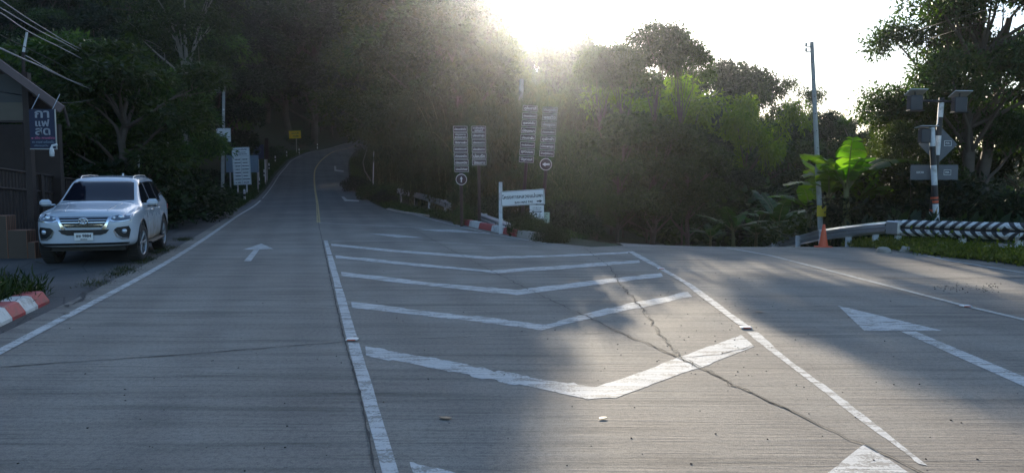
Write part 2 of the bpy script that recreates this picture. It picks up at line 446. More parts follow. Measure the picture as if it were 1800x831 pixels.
# painted markings, joints and cracks, all parts of the road
def markpx(name, px, m='paint', lift=.006, jag=0, seed=1):
    r = random.Random(seed); out = []
    n = len(px); hold = Vector((0, 0))
    for i in range(n):
        a = Vector(px[i]); b = Vector(px[(i + 1) % n]); L = (b - a).length
        k = max(1, int(L / 8)) if jag else 1
        for j in range(k):
            q = a.lerp(b, j / k)
            if jag and r.random() < .3: hold = Vector((r.uniform(-1, 1), r.uniform(-1.2, 1.2))) * jag
            if jag and j: q += hold + Vector((r.uniform(-1, 1), r.uniform(-1, 1))) * jag * .15
            g = G(q.x, q.y); out.append((g.x, g.y))
    if max(o[1] for o in out) < 15.5: lift = .003
    return link(name, cut_sheet([out], lift), road, M[m])
Z7 = lambda L: [(x / 1.9275 + 550, y / 1.9275 + 400) for x, y in L]
Z8 = lambda L: [(x / 1.928 + 1200, y / 1.928 + 400) for x, y in L]
Z6 = lambda L: [(x / 4.8875 + 300, y / 4.8875 + 330) for x, y in L]
for i, c in enumerate([
    [(62, 55), (300, 78), (600, 99), (850, 92), (1068, 82), (1068, 88), (850, 99), (590, 107), (300, 85), (62, 62)],
    [(76, 94), (350, 122), (610, 145), (860, 128), (1105, 110), (1108, 119), (860, 139), (625, 155), (350, 131), (78, 104)],
    [(95, 150), (400, 186), (700, 211), (940, 180), (1180, 154), (1187, 166), (950, 194), (690, 229), (400, 198), (98, 164)],
    [(130, 252), (460, 290), (790, 328), (1000, 272), (1270, 218), (1285, 234), (1030, 288), (775, 347), (450, 306), (132, 270)],
    [(178, 402), (430, 446), (600, 482), (960, 540), (1100, 492), (1270, 430), (1450, 362), (1495, 402), (1300, 478), (1025, 578), (930, 582), (590, 512), (460, 488), (180, 432)]]):
    markpx('chevron_marking', Z7(c), jag=(.3, .45, .6, .9, 1.7)[i], seed=i)
markpx('chevron_marking', [(720, 811), (800, 831), (1150, 960), (1358, 906), (1440, 842), (1519, 781), (1600, 832), (1400, 990), (1160, 1060), (728, 837)], jag=1.5)
def strip(name, L, R, m='paint', lift=.007, jag=.6, gaps=()):
    return markpx(name, list(L) + list(reversed(R)), m, lift, jag)
# left gore line, broken at the slab joints
lg = interp([(422, 569), (605, 612), (831, 672), (950, 704)]); rg = interp([(422, 575.5), (605, 632), (831, 701), (950, 737)])
for a, b in ((423, 448), (449.5, 505), (507, 594), (602, 700), (700, 950)):
    ys = [a, (a + b) / 2, b]; strip('gore_line', [(lg(y), y) for y in ys], [(rg(y), y) for y in ys], jag=.7)
L_ = [(1103, 442), (1200, 497), (1298, 571), (1355, 618), (1470, 706), (1615, 815)]; R_ = [(1112, 442), (1214, 499), (1316, 573), (1371, 619), (1490, 706), (1630, 818)]
strip('gore_line', L_[:3], R_[:3], jag=.7); strip('gore_line', [(1312, 583), (1355, 618), (1470, 706), (1615, 815)], [(1331, 583), (1371, 619), (1490, 706), (1630, 818)], jag=1)
def line_world(name, pts, w, m='paint', lift=.007):
    pts = [Vector(p) for p in pts]; a = []; b = []
    for i, p in enumerate(pts):
        d = (pts[min(i+1, len(pts)-1)] - pts[max(i-1, 0)]).normalized(); n = Vector((-d.y, d.x))
        a.append(tuple(p + n * w / 2)); b.append(tuple(p - n * w / 2))
    quads = [[a[i], a[i+1], b[i+1], b[i]] for i in range(len(pts) - 1)]
    return link(name, cut_sheet(quads, lift), road, M[m])
line_world('edge_line', [(XL(y), y) for y in np.linspace(-4, 51, 40)], .13, 'paint')
line_world('edge_line', [(XL(y), y) for y in np.linspace(53, 160, 60)], .08, 'paint_worn')
line_world('centre_line', [(XC(y), y) for y in np.linspace(c0.y, 150, 90)], .14, 'paint_yellow')
def linepx(name, px, w, m='paint_worn', lift=.007):
    g = [G(*q) for q in px]; out = []
    for i in range(len(g) - 1):
        for k in range(3): out.append(g[i].lerp(g[i+1], k / 3).xy)
    out.append(g[-1].xy); return line_world(name, out, w, m, lift)
linepx('edge_line', [(560, 391.5), (566, 392), (600, 394), (700, 398.5), (800, 404), (880, 414), (960, 428)], .1)
linepx('edge_line', [(582, 424), (720, 423), (860, 431), (935, 433.5)], .06)
linepx('edge_line', [(700, 370), (770, 389), (860, 410)], .09)
linepx('centre_line', [(1278, 436.5), (1355, 449.5), (1485, 483), (1693, 537), (1800, 562), (1900, 588)], .1)
linepx('edge_line', [(1590, 441), (1667, 458), (1800, 480), (1900, 497)], .1)
markpx('arrow_marking', [(1473, 537), (1656, 581), (1519, 581)]); markpx('arrow_shaft', [(1584, 582.5), (1610, 582.5), (1800, 662), (1900, 704), (1900, 728), (1800, 679)])
markpx('arrow_marking', Z6([(620, 533), (780, 480), (885, 527)])); markpx('arrow_shaft', Z6([(712, 535), (762, 533), (690, 631), (630, 631)]))
markpx('arrow_marking', [(650, 411), (690, 412), (745, 418), (700, 417.5)])
markpx('arrow_marking', [(735, 403), (800, 404), (862, 410.5), (770, 407)])
markpx('arrow_marking', [(600, 346), (605, 346), (610, 350.5), (631, 352), (631, 354.5), (606, 353.5)], 'paint_worn')
markpx('arrow_marking', [(587, 292), (591, 292), (591, 298), (604, 300), (604, 302.5), (588, 301)], 'paint_worn')
def crack(name, px, w, seed, jag=.03):
    r = random.Random(seed); g = [G(*q) for q in px]; out = []
    for i in range(len(g) - 1):
        k = max(2, int((g[i+1] - g[i]).length / .12)); k = min(k, 60)
        for j in range(k): out.append(g[i].lerp(g[i+1], j / k).xy + Vector((r.uniform(-1, 1), r.uniform(-1, 1))) * jag)
    out.append(g[-1].xy); a = []; b = []
    for i, p in enumerate(out):
        d = (out[min(i+1, len(out)-1)] - out[max(i-1, 0)]).normalized(); n = Vector((-d.y, d.x))
        ww = w * r.uniform(.3, 1.5) / 2
        a.append(tuple(p + n * ww)); b.append(tuple(p - n * ww))
    return link(name, cut_sheet([[a[i], a[i+1], b[i+1], b[i]] for i in range(len(out) - 1)], .0095 if out[0][1] > 15 or out[-1][1] > 15 else .0055), road, M['crack'])
A = Z7([(330, 0), (420, 50), (600, 145), (740, 215), (900, 290), (1030, 350), (1240, 440), (1400, 520)]) + Z8([(230, 560), (380, 630), (560, 715), (750, 800), (900, 870)])
crack('crack', A, .013, 1, .02); crack('crack', A[5:10], .012, 3, .045); crack('crack', A[6:9], .008, 5, .06)
crack('crack', Z7([(920, 70), (1000, 130), (1050, 200), (1110, 270), (1180, 360), (1240, 435)]), .013, 2, .03); crack('crack', Z7([(1000, 130), (1050, 200), (1110, 270), (1180, 360), (1240, 435)]), .008, 22, .05)
crack('crack', Z7([(1240, 440), (1380, 432), (1495, 400)]), .012, 6)
crack('expansion_joint', [(557, 356), (561, 400), (568, 430), (583, 500), (603, 590), (632, 690), (660, 831), (690, 930)], .016, 4, .006)
crack('expansion_joint', [(-60, 489), (0, 485), (300, 469), (566, 456)], .03, 7, .015)
crack('expansion_joint', [(-60, 652), (0, 645), (300, 625), (605, 601)], .022, 8, .015)
crack('expansion_joint', [(625, 599), (800, 593), (1085, 585)], .012, 9, .012)
crack('expansion_joint', [(464, 348), (554, 347)], .05, 10, .01)
crack('expansion_joint', [(1480, 486), (1650, 490), (1830, 489)], .03, 11, .012)
crack('expansion_joint', [(1250, 551), (1460, 537), (1800, 540)], .008, 12, .012)
crack('crack', [(330, 366), (345, 395), (300, 410), (240, 455), (180, 495), (120, 540)], .05, 13, .08)

# raised pavement markers
def stud(px, py, lab):
    g = G(px, py); e = empty('road_stud', g + Vector((0, 0, .006)), 0, lab, 'road stud', 'raised road studs on the painted lines')
    MB().box((0, 0, .009), (.13, .1, .018), bev=.006).build('body', M['white'], e)
    MB().box((0, -.0505, .009), (.09, .004, .01)).build('reflector', M['orange'], e)
stud(619, 598, 'small raised stud in the left gore line at the joint'); stud(1311, 577, 'small raised stud in the right gore line beside the cracked chevron')
stud(1697, 539, 'small raised stud on the thin line of the right-hand lane'); stud(1162, 473, 'small raised stud at the far end of the right gore line')
# ---------------------------------------------------------------- the white off-road wagon
def carpaint():
    t = NT('white_car_paint'); v = t.coord('Object'); sx = t.new('ShaderNodeSeparateXYZ'); t.l(v, sx.inputs[0])
    n = t.noise(v, 3.5, 6, .65)
    h = t.math('ADD', sx.outputs[2], t.math('MULTIPLY', t.math('SUBTRACT', n, .5), .75))
    side = t.ramp(t.math('ADD', sx.outputs[1], 2.0), [(.55, 0), (.95, 1)])
    d = t.mix(1.0, t.ramp(h, [(.45, .9), (1.05, 0)]), side, 'MULTIPLY')
    c = t.mix(d, (.54, .58, .63), (.24, .175, .10))
    t.set(c, t.ramp(d, [(0, .22), (.5, .7)]), 0, .6); t.b.inputs['Coat Roughness'].default_value = .05; return t.m
M['car'] = carpaint()
M['carglass'] = mat('tinted_glass', (.006, .008, .016), .08, 0, .02)
M['chrome'] = mat('chrome', (.75, .77, .8), .12, 1, .02)
M['trim'] = mat('black_trim', (.012, .012, .013), .45)
M['tyre'] = mat('tyre_rubber', (.03, .028, .026), .85, sc=8, bump=.3)
M['alloy'] = mat('alloy_metal', (.35, .36, .38), .35, .8)
M['lens'] = mat('headlight_lens', (.16, .18, .22), .08, .3, .02, coat=1)
M['lampglass'] = mat('lamp_bulb', (.7, .75, .8), .15, .6)
M['plate'] = mat('number_plate', (.78, .78, .76), .5, var=.04)
def font_text(name, s, w, h, m, parent, loc, rz=0, ry=0, thick=.002, rx=0, bold=.022):
    """writing as a mesh, fitted into w x h, centred on loc, facing -Y"""
    cu = bpy.data.curves.new(name, 'FONT'); cu.body = s; cu.size = 1; cu.align_x = 'LEFT'; cu.extrude = .004; cu.resolution_u = 3; cu.offset = bold
    o = bpy.data.objects.new(name, cu); COL.objects.link(o)
    dg = bpy.context.evaluated_depsgraph_get(); me = bpy.data.meshes.new_from_object(o.evaluated_get(dg))
    bpy.data.objects.remove(o); bpy.data.curves.remove(cu)
    n = len(me.vertices)
    if n == 0: return None
    co = np.empty(n * 3); me.vertices.foreach_get('co', co); co = co.reshape(-1, 3)
    lo = co.min(0); hi = co.max(0); s_ = hi - lo
    k = min(w / max(s_[0], 1e-6), h / max(s_[1], 1e-6)); kx = min(w / max(s_[0], 1e-6), k * 1.35)
    out = np.zeros_like(co); out[:, 0] = (co[:, 0] - (lo[0] + hi[0]) / 2) * kx; out[:, 2] = (co[:, 1] - (lo[1] + hi[1]) / 2) * k
    out[:, 1] = -co[:, 2] / .004 * thick
    me.vertices.foreach_set('co', out.ravel()); me.update()
    me.materials.clear()
    return link(name, me, parent, m, loc, (rx, ry, rz))
def make_car():
    root = empty('parked_car', (0, 0, 0), 0, 'white muddy-sided off-road wagon parked on the asphalt shoulder at left', 'car')
    S = [(-2.41, .50, .46, .80, .46, .86), (-2.37, .74, .40, .94, .60, 1.00), (-2.24, .875, .37, 1.02, .70, 1.09), (-1.90, .925, .34, 1.08, .74, 1.15),
         (-1.30, .93, .32, 1.12, .76, 1.225), (-1.14, .93, .32, 1.13, .735, 1.27), (-.42, .93, .30, 1.15, .66, 1.74), (-.15, .93, .30, 1.155, .665, 1.785), (.6, .93, .30, 1.17, .665, 1.81),
         (1.5, .93, .31, 1.20, .65, 1.79), (2.02, .915, .34, 1.22, .62, 1.73), (2.30, .88, .38, 1.18, .70, 1.24), (2.37, .80, .44, 1.05, .64, 1.10), (2.40, .6, .5, .9, .5, .95)]
    vs = []; fs = []
    for y, w, zb, be, wt, zt in S:
        sec = [(.0, zb), (w*.80, zb), (w*.97, zb + .07), (w, .60 if be > .9 else .58), (w, lerp(.6, be, .62)), (w*.985, be - .05), (w*.955, be),
               (lerp(w*.945, wt, .5), lerp(be, zt - .05, .5)), (wt + .02, zt - .07), (wt - .07, zt - .012), (wt*.5, zt + .012), (0, zt + .018)]
        full = [(x, z) for x, z in sec] + [(-x, z) for x, z in reversed(sec[1:-1])]
        vs += [(x, y, z) for x, z in full]
    n = 22
    for i in range(len(S) - 1):
        for k in range(n): fs.append((i*n+k, (i+1)*n+k, (i+1)*n+(k+1) % n, i*n+(k+1) % n))
    # end caps as strips
    for b, fl in ((0, False), ((len(S)-1)*n, True)):
        for k in range(0, 11):
            q = (b+k, b+k+1, b+(n-k-1) % n, b+(n-k) % n)
            q = tuple(dict.fromkeys(q))
            if len(q) > 2: fs.append(tuple(reversed(q)) if fl else q)
    me = bpy.data.meshes.new('body'); me.from_pydata(vs, [], fs); me.update()
    bm = bmesh.new(); bm.from_mesh(me); bmesh.ops.recalc_face_normals(bm, faces=bm.faces[:]); bm.to_mesh(me); bm.free()
    o = link('body', me, root, M['car'])
    md = o.modifiers.new('s', 'SUBSURF'); md.levels = 3; md.render_levels = 3
    dg = bpy.context.evaluated_depsgraph_get(); solid = bpy.data.meshes.new_from_object(o.evaluated_get(dg))
    bvh = BVHTree.FromPolygons([v.co for v in solid.vertices], [tuple(p.vertices) for p in solid.polygons])
    cutters = []
    for y in (-1.47, 1.30):
        for s in (-1, 1):
            c = MB(); prof = [(.001, s*.55), (.47, s*.55), (.47, s*1.2), (.001, s*1.2)]
            c.lathe(prof, 40, 'X', (0, y, .42)); cc = c.build('cutter', M['trim']); cutters.append(cc)
            bb = bmesh.new(); bb.from_mesh(cc.data); bmesh.ops.remove_doubles(bb, verts=bb.verts[:], dist=.002); bmesh.ops.recalc_face_normals(bb, faces=bb.faces[:]); bb.to_mesh(cc.data); bb.free()
            md = o.modifiers.new('b', 'BOOLEAN'); md.operation = 'DIFFERENCE'; md.object = cc; md.solver = 'EXACT'
    dg = bpy.context.evaluated_depsgraph_get(); dg.update(); new = bpy.data.meshes.new_from_object(o.evaluated_get(dg))
    o.modifiers.clear(); o.data = new; new.materials.clear(); new.materials.append(M['car'])
    for p in new.polygons: p.use_smooth = True
    for c in cutters: bpy.data.objects.remove(c)
    new.set_sharp_from_angle(angle=radians(35))
    def hit(orig, d):
        r = bvh.ray_cast(Vector(orig), Vector(d)); return r[0]
    def patch(name, poly, mode, m, off=.006, thick=.012, step=.05, parent=root, sgn=1):
        """panel following the body: poly in (x,z) for 'front', (y,z) for 'side', (x,y) for 'top'"""
        bm = bmesh.new(); f = bm.faces.new([bm.verts.new((p[0], p[1], 0)) for p in poly])
        xs = [p[0] for p in poly]; ys = [p[1] for p in poly]
        bmesh.ops.triangulate(bm, faces=bm.faces[:])
        for ax, arr in ((0, xs), (1, ys)):
            k = math.floor(min(arr) / step) * step + step
            while k < max(arr):
                co = [0, 0, 0]; no = [0, 0, 0]; co[ax] = k; no[ax] = 1
                bmesh.ops.bisect_plane(bm, geom=bm.verts[:] + bm.edges[:] + bm.faces[:], plane_co=co, plane_no=no); k += step
        base = [v for v in bm.verts]; last = None
        P0 = []
        for v in base:
            a, b = v.co.x, v.co.y
            if mode == 'front': h = hit((a, -4, b), (0, 1, 0)); q = h and Vector((a, h.y - off, b)); ins = Vector((0, thick, 0))
            elif mode == 'side': h = hit((sgn*3, a, b), (-sgn, 0, 0)); q = h and Vector((h.x + sgn*off, a, b)); ins = Vector((-sgn*thick, 0, 0))
            else: h = hit((a, b, 4), (0, 0, -1)); q = h and Vector((a, b, h.z + off)); ins = Vector((0, 0, -thick))
            if q is None: q = last or Vector((0, 0, 1))
            last = q; P0.append((v, q, ins))
        for v, q, i in P0: v.co = q
        r = bmesh.ops.extrude_face_region(bm, geom=bm.faces[:])
        for e in r['geom']:
            if isinstance(e, bmesh.types.BMVert): e.co += P0[0][2]
        bmesh.ops.recalc_face_normals(bm, faces=bm.faces[:])
        for f in bm.faces: f.smooth = True
        me = bpy.data.meshes.new(name); bm.to_mesh(me); bm.free(); me.set_sharp_from_angle(angle=radians(40))
        return link(name, me, parent, m)
    mir = lambda p: [(-x, y) for x, y in p]
    patch('windshield', [(-.70, 1.285), (.70, 1.285), (.60, 1.66), (.52, 1.695), (-.52, 1.695), (-.60, 1.66)], 'front', M['carglass'], .006)
    for s in (1, -1):
        patch('side_window', [(-.92, 1.22), (-.15, 1.20), (-.15, 1.665), (-.40, 1.655)], 'side', M['carglass'], sgn=s, off=.006)
        patch('side_window', [(-.08, 1.20), (.78, 1.215), (.78, 1.68), (-.08, 1.67)], 'side', M['carglass'], sgn=s, off=.006)
        patch('side_window', [(.84, 1.22), (1.12, 1.24), (1.24, 1.35), (1.75, 1.39), (1.93, 1.60), (1.88, 1.66), (.84, 1.68)], 'side', M['carglass'], sgn=s, off=.006)
        patch('chrome_trim', [(-.95, 1.185), (1.12, 1.205), (1.26, 1.32), (1.78, 1.355), (1.78, 1.372), (1.24, 1.342), (1.11, 1.222), (-.95, 1.20)], 'side', M['chrome'], sgn=s, off=.009, step=.1)
        # door seams
        for yy in (-.92, -.11, .80):
            patch('door_seam', [(yy, .46), (yy + .009, .46), (yy + .009, 1.19), (yy, 1.19)], 'side', M['trim'], sgn=s, off=.002, step=.2)
        for yy in (-.38, .56):
            hh = hit((s*3, yy, 1.06), (-s, 0, 0))
            MB().tube([(hh.x + s*.012, yy - .11, 1.06), (hh.x + s*.04, yy - .07, 1.063), (hh.x + s*.04, yy + .07, 1.063), (hh.x + s*.012, yy + .11, 1.06)], .014, 8).build('door_handle', M['chrome'], root)
        # mirrors
        mm = MB(); mm.box((s*1.045, -.98, 1.235), (.22, .13, .15), bev=.045); mm.box((s*.93, -.96, 1.195), (.14, .06, .04), bev=.015)
        mo = mm.build('side_mirror', M['car'], root)
        MB().box((s*1.045, -.98, 1.155), (.20, .12, .02), bev=.008).build('mirror_base', M['trim'], mo)
        MB().box((s*1.05, -.909, 1.235), (.17, .01, .11)).build('mirror_glass', M['carglass'], mo)
        # side step
        MB().box((s*.93, -.08, .36), (.17, 1.75, .05), bev=.015).build('side_step', M['trim'], root)
        # roof rail
        MB().tube([(s*.53, -.22, 1.755), (s*.535, -.08, 1.80), (s*.53, .6, 1.825), (s*.52, 1.3, 1.815), (s*.51, 1.62, 1.76)], [.012, .014, .014, .014, .01], 8).build('roof_rail', M['galv'], root)
        # headlight, fog bezel, chrome wing
        hl = [(.50, .94), (.51, 1.0), (.64, 1.03), (.80, 1.055), (.90, 1.085), (.885, 1.0), (.82, .94), (.66, .91), (.55, .915)]
        h_ = patch('headlight', hl if s > 0 else mir(hl), 'front', M['lens'], .008, .03)
        q = hit((s*.66, -4, .975), (0, 1, 0)); MB().lathe([(.001, -.015), (.04, -.012), (.05, .0), (.055, .02)], 20, 'Y', (s*.66, q.y - .008, .975)).build('bulb', M['lampglass'], h_)
        q = hit((s*.54, -4, .965), (0, 1, 0)); MB().lathe([(.001, -.012), (.025, -.01), (.035, .02)], 16, 'Y', (s*.54, q.y - .008, .965)).build('bulb', M['lampglass'], h_)
        ch = [(.46, .92), (.55, .895), (.66, .89), (.84, .915), (.85, .932), (.66, .905), (.55, .912), (.48, .94)]
        patch('headlight_chrome', ch if s > 0 else mir(ch), 'front', M['chrome'], .012, .02)
        fb = [(.54, .73), (.60, .78), (.80, .80), (.83, .72), (.80, .56), (.72, .55), (.62, .62)]
        fg = patch('fog_light_housing', fb if s > 0 else mir(fb), 'front', M['trim'], .007, .02)
        q = hit((s*.72, -4, .70), (0, 1, 0)); MB().lathe([(.001, -.02), (.04, -.016), (.05, .02)], 20, 'Y', (s*.72, q.y - .006, .70)).build('fog_light', M['lampglass'], fg)
        cf = [(.53, .715), (.56, .715), (.60, .63), (.68, .575), (.80, .565), (.80, .535), (.67, .535), (.58, .59)]
        patch('fog_light_chrome', cf if s > 0 else mir(cf), 'front', M['chrome'], .016, .03)
        gw = [(.45, 1.005), (.52, .985), (.45, .885), (.40, .75), (.32, .75), (.40, .87)]
        patch('grille_wing', gw if s > 0 else mir(gw), 'front', M['chrome'], .018, .03)
        # wheel arch lining rim
    patch('grille', [(-.47, 1.0), (.47, 1.0), (.43, .89), (.31, .785), (-.31, .785), (-.43, .89)], 'front', M['trim'], .007, .02)
    for i, (z, w) in enumerate(((.985, .455), (.935, .43), (.885, .40), (.835, .345), (.792, .30))):
        patch('grille_bar', [(-w, z - .005), (w, z - .005), (w, z + .005), (-w, z + .005)], 'front', M['chrome'], .02, .02)
    patch('lower_intake', [(-.46, .74), (.46, .74), (.40, .665), (.30, .63), (-.30, .63), (-.40, .665)], 'front', M['trim'], .007, .02)
    patch('bumper_skirt', [(-.80, .475), (.80, .475), (.78, .43), (-.78, .43)], 'front', M['trim'], .006, .02)
    # oval emblem
    y = hit((0, -4, .915), (0, 1, 0)).y - .035
    em = MB()
    def ring(cx, cz, a, b, r, n=28): em.tube([(cx + a*cos(t), y, cz + b*sin(t)) for t in np.linspace(0, 2*pi, n)], r, 6, cap=False)
    ring(0, .915, .082, .056, .009); ring(0, .932, .06, .018, .007); ring(0, .915, .022, .05, .007)
    em.build('emblem', M['chrome'], root)
    py_ = hit((0, -4, .60), (0, 1, 0)).y - .03
    pl = MB().box((0, py_, .605), (.34, .012, .15), bev=.003).build('number_plate', M['plate'], root)
    font_text('plate_text', 'ชช 9884', .27, .068, M['ink'], pl, (0, py_ - .008, .622))
    font_text('plate_text', 'เชียงใหม่', .12, .028, M['ink'], pl, (0, py_ - .008, .556))
    # hood crease, wiper, fin, rear window and lamps
    patch('hood_seam', [(-.70, -1.2), (.70, -1.2), (.70, -1.185), (-.70, -1.185)], 'top', M['trim'], .003, .01)
    for s in (1, -1):
        patch('hood_crease', [(s*.50, -1.3), (s*.515, -1.3), (s*.40, -2.15), (s*.385, -2.15)], 'top', M['car'], .012, .014)
    MB().tube([(-.35, -1.17, 1.285), (.05, -1.13, 1.31), (.42, -1.14, 1.30)], .008, 6).build('wiper', M['trim'], root)
    MB().prism([(1.42, 1.79), (1.60, 1.79), (1.58, 1.86), (1.52, 1.865)], -.012, .012).build('roof_fin', M['cleanwhite'], root, rot=(0, 0, pi/2)).location = (0, 0, 0.01)
    g = patch('rear_window', [(-.52, 1.36), (.52, 1.36), (.46, 1.66), (-.46, 1.66)], 'front', M['carglass'])
    for v in g.data.vertices: pass
    bpy.data.objects.remove(g)
    for s in (1, -1):
        MB().box((s*.80, 2.29, 1.03), (.16, .08, .16), bev=.02).build('tail_light', M['red'], root)
    # wheels
    tw = MB(); tw.lathe([(.26, -.125), (.35, -.13), (.382, -.11), (.39, -.05), (.39, .05), (.382, .11), (.35, .13), (.26, .125)], 44, 'X')
    for k in range(44):
        a = 2*pi*k/44; tw.box((0, .392*cos(a), .392*sin(a)), (.22, .02, .012), rx=a)
    rim = MB(); rim.lathe([(.26, .12), (.245, .125), (.235, .09), (.23, -.1), (.26, -.12)], 40, 'X')
    rim.lathe([(.001, .09), (.05, .09), (.055, .06), (.05, .02)], 16, 'X')
    for k in range(6):
        for d in (-.10, .10):
            a = 2*pi*k/6 + d; a2 = 2*pi*k/6 + d*1.6
            rim.tube([(.075, .04*cos(a), .04*sin(a)), (.09, .14*cos(a), .14*sin(a)), (.10, .238*cos(a2), .238*sin(a2))], [.016, .014, .017], 6)
    disc = MB(); disc.lathe([(.001, .02), (.20, .02), (.20, 0), (.001, 0)], 28, 'X')
    tm, rm, dm = tw.mesh('tyre'), rim.mesh('rim'), disc.mesh('brake_disc')
    tm.materials.append(M['tyre']); rm.materials.append(M['alloy']); dm.materials.append(M['trim'])
    well = MB()
    for y0 in (-1.47, 1.30):
        for s in (1, -1):
            w = empty('wheel', (s*.80, y0, .39), 0); w.parent = root
            if s < 0: w.rotation_euler = (0, 0, pi)
            if y0 < 0: w.rotation_euler[2] += radians(-6)
            for nme, m_ in (('tyre', tm), ('rim', rm), ('brake_disc', dm)): link(nme, m_, w)
            arch = MB(); pts = [(s*.918, y0 + .475*cos(t), .42 + .475*sin(t)) for t in np.linspace(-.12, pi + .12, 22)]
            arch.tube(pts, .022, 6).build('wheel_arch_trim', M['trim'], root)
    MB().box((0, 0, .40), (1.35, 4.1, .22)).build('underbody', M['trim'], root)
    return root
car = make_car()
car.location = (-9.19, 17.70, HR(-9.2, 17.7) - .012); car.rotation_euler = (0, 0, .276)
# ---------------------------------------------------------------- signs, posts, rails, house
def GH(px, py, tmin=8):
    d = ray(px, py); o = Vector((0, 0, HC)); t = tmin
    while t < 200:
        p = o + d * t
        if p.z < H(p.x, p.y): return Vector((p.x, p.y, H(p.x, p.y)))
        t += .1
    return o + d * 60
def board(parent, name, c, w, h, m, th=.03, rz=0, bev=0):
    return MB().box((0, 0, 0), (w, th, h), bev=bev).build(name, m, parent, c, (0, rz, 0))
def wbeam_path(mb, pts, hh=.31, uvscale=1.0):
    """W profile: two humps facing the road side (towards -y/camera)"""
    prof = [(-.0, 0), (-.03, .02), (-.08, .06), (-.08, .10), (-.02, .14), (-.02, .17), (-.08, .21), (-.08, .25), (-.03, .29), (0, .31)]
    L = 0; rows = []
    for i, p in enumerate(pts):
        p = Vector(p)
        if i: L += (p - Vector(pts[i-1])).length
        d = (Vector(pts[min(i+1, len(pts)-1)]) - Vector(pts[max(i-1, 0)])); d.z = 0; d.normalize(); n = Vector((-d.y, d.x, 0))
        if n.y > 0: n = -n
        rows.append([(p + n * (-a) * 1.0 + Vector((0, 0, -hh + b * hh / .31)), (L, b / .31)) for a, b in prof])
    base = len(mb.v); k = len(prof); uv = mb.uv or []
    vs = [q[0] for r in rows for q in r]; uv += [q[1] for r in rows for q in r]
    fs = [(i*k+j, (i+1)*k+j, (i+1)*k+j+1, i*k+j+1) for i in range(len(rows)-1) for j in range(k-1)]
    mb.add(vs, fs, 0, False); mb.uv = uv; return L
def dens(pts, n=6):
    out = []
    for i in range(len(pts) - 1):
        for k in range(n): out.append(Vector(pts[i]).lerp(Vector(pts[i+1]), k / n))
    out.append(Vector(pts[-1])); return out
def solidify(o, t=.004):
    md = o.modifiers.new('thickness', 'SOLIDIFY'); md.thickness = t; md.offset = 0
# plain left guardrail
gl = [P(x, y, Y) for x, y, Y in ((700, 331, 47), (727, 337, 43), (760, 345, 38), (795, 357, 33), (845, 374, 27.8), (903, 394, 24.2))]
for i, (a, b, lab) in enumerate(((0, 4, 'dented galvanised guardrail sinking into bushes left of the name boards'), (4, 6, 'short galvanised guardrail end dropping into the bush beside the village sign'))):
    seg = dens(gl[a if i == 0 else a - 0:b]) if i == 0 else dens([gl[4] , gl[5]])
    e = empty('guardrail', (0, 0, 0), 0, lab, 'guardrail')
    mb = MB(); wbeam_path(mb, seg, .31); o = mb.build('beam', M['galv'], e); solidify(o)
    for k in range(1, len(seg), 5 if i == 0 else 3):
        p = seg[k] + Vector((.0, .1, 0)); g = H(p.x, p.y)
        MB().box((p.x, p.y, (p.z + .03 + g - .3) / 2), (.1, .08, p.z + .03 - g + .3)).build('post', M['white'], e)
# right guardrails
def rail_right(name, pts, hh, m, lab, posts, term=None):
    e = empty(name, (0, 0, 0), 0, lab, 'guardrail'); seg = dens(pts, 5)
    mb = MB(); wbeam_path(mb, seg, hh); solidify(mb.build('beam', m, e))
    for f in posts:
        p = seg[int(f * (len(seg) - 1))] + Vector((.02, .16, 0)); g = H(p.x, p.y)
        MB().box((p.x, p.y, (p.z - .02 + g - .3) / 2), (.13, .1, p.z - .02 - g + .3)).build('post', M['white'], e)
    if term: term(e)
    return e
grp = [P(x, y, Y) for x, y, Y in ((1290, 452, 36), (1330, 440, 32.5), (1352, 431, 30), (1378, 421, 27), (1405, 413.5, 24.8), (1440, 404, 22.6), (1480, 398, 21.2), (1520, 393, 20.2), (1560, 389, 19.5))]
def term(e):
    a = P(1556, 388, 19.55); b = P(1580, 388, 19.2); c = (a + b) / 2
    mb = MB().box((c.x, c.y - .07, c.z - .17), ((b - a).length, .1, .35), bev=.03, rz=math.atan2(b.y - a.y, b.x - a.x)); mb.build('end_plate', M['galv'], e)
rail_right('guardrail', grp, .31, M['galv'], 'bare galvanised guardrail curving down past the orange cone', (.3, .5, .66, .8, .97), term)
def stripes():
    t = NT('black_and_white_stripes'); tc = t.new('ShaderNodeTexCoord'); sx = t.new('ShaderNodeSeparateXYZ'); t.l(tc.outputs['UV'], sx.inputs[0])
    u = t.math('ABSOLUTE', t.math('SUBTRACT', sx.outputs[0], 2.35)); v = t.math('ABSOLUTE', t.math('SUBTRACT', sx.outputs[1], .5))
    s = t.math('FRACT', t.math('MULTIPLY', t.math('ADD', u, t.math('MULTIPLY', v, .4)), 4.4))
    k = t.math('GREATER_THAN', s, .5); n = t.noise(t.coord(), 12, 6, .7)
    mid = t.math('LESS_THAN', v, .07)
    c = t.mix(k, (.035, .035, .038), (.72, .71, .68)); c = t.mix(mid, c, (.02, .02, .022))
    c = t.mix(t.ramp(n, [(.52, 0), (.66, .7)]), c, (.12, .11, .1)); t.set(c, .5); return t.m
M['stripes'] = stripes()
rs = [P(x, y, Y) for x, y, Y in ((1584, 386.5, 19.15), (1640, 388, 18.6), (1740, 390.5, 17.6), (1800, 391.5, 17), (1890, 394, 16.2), (2050, 398, 15))]
rail_right('guardrail', rs, .385, M['stripes'], 'guardrail painted with black and white chevron stripes at right', (.02, .33, .62, .97))

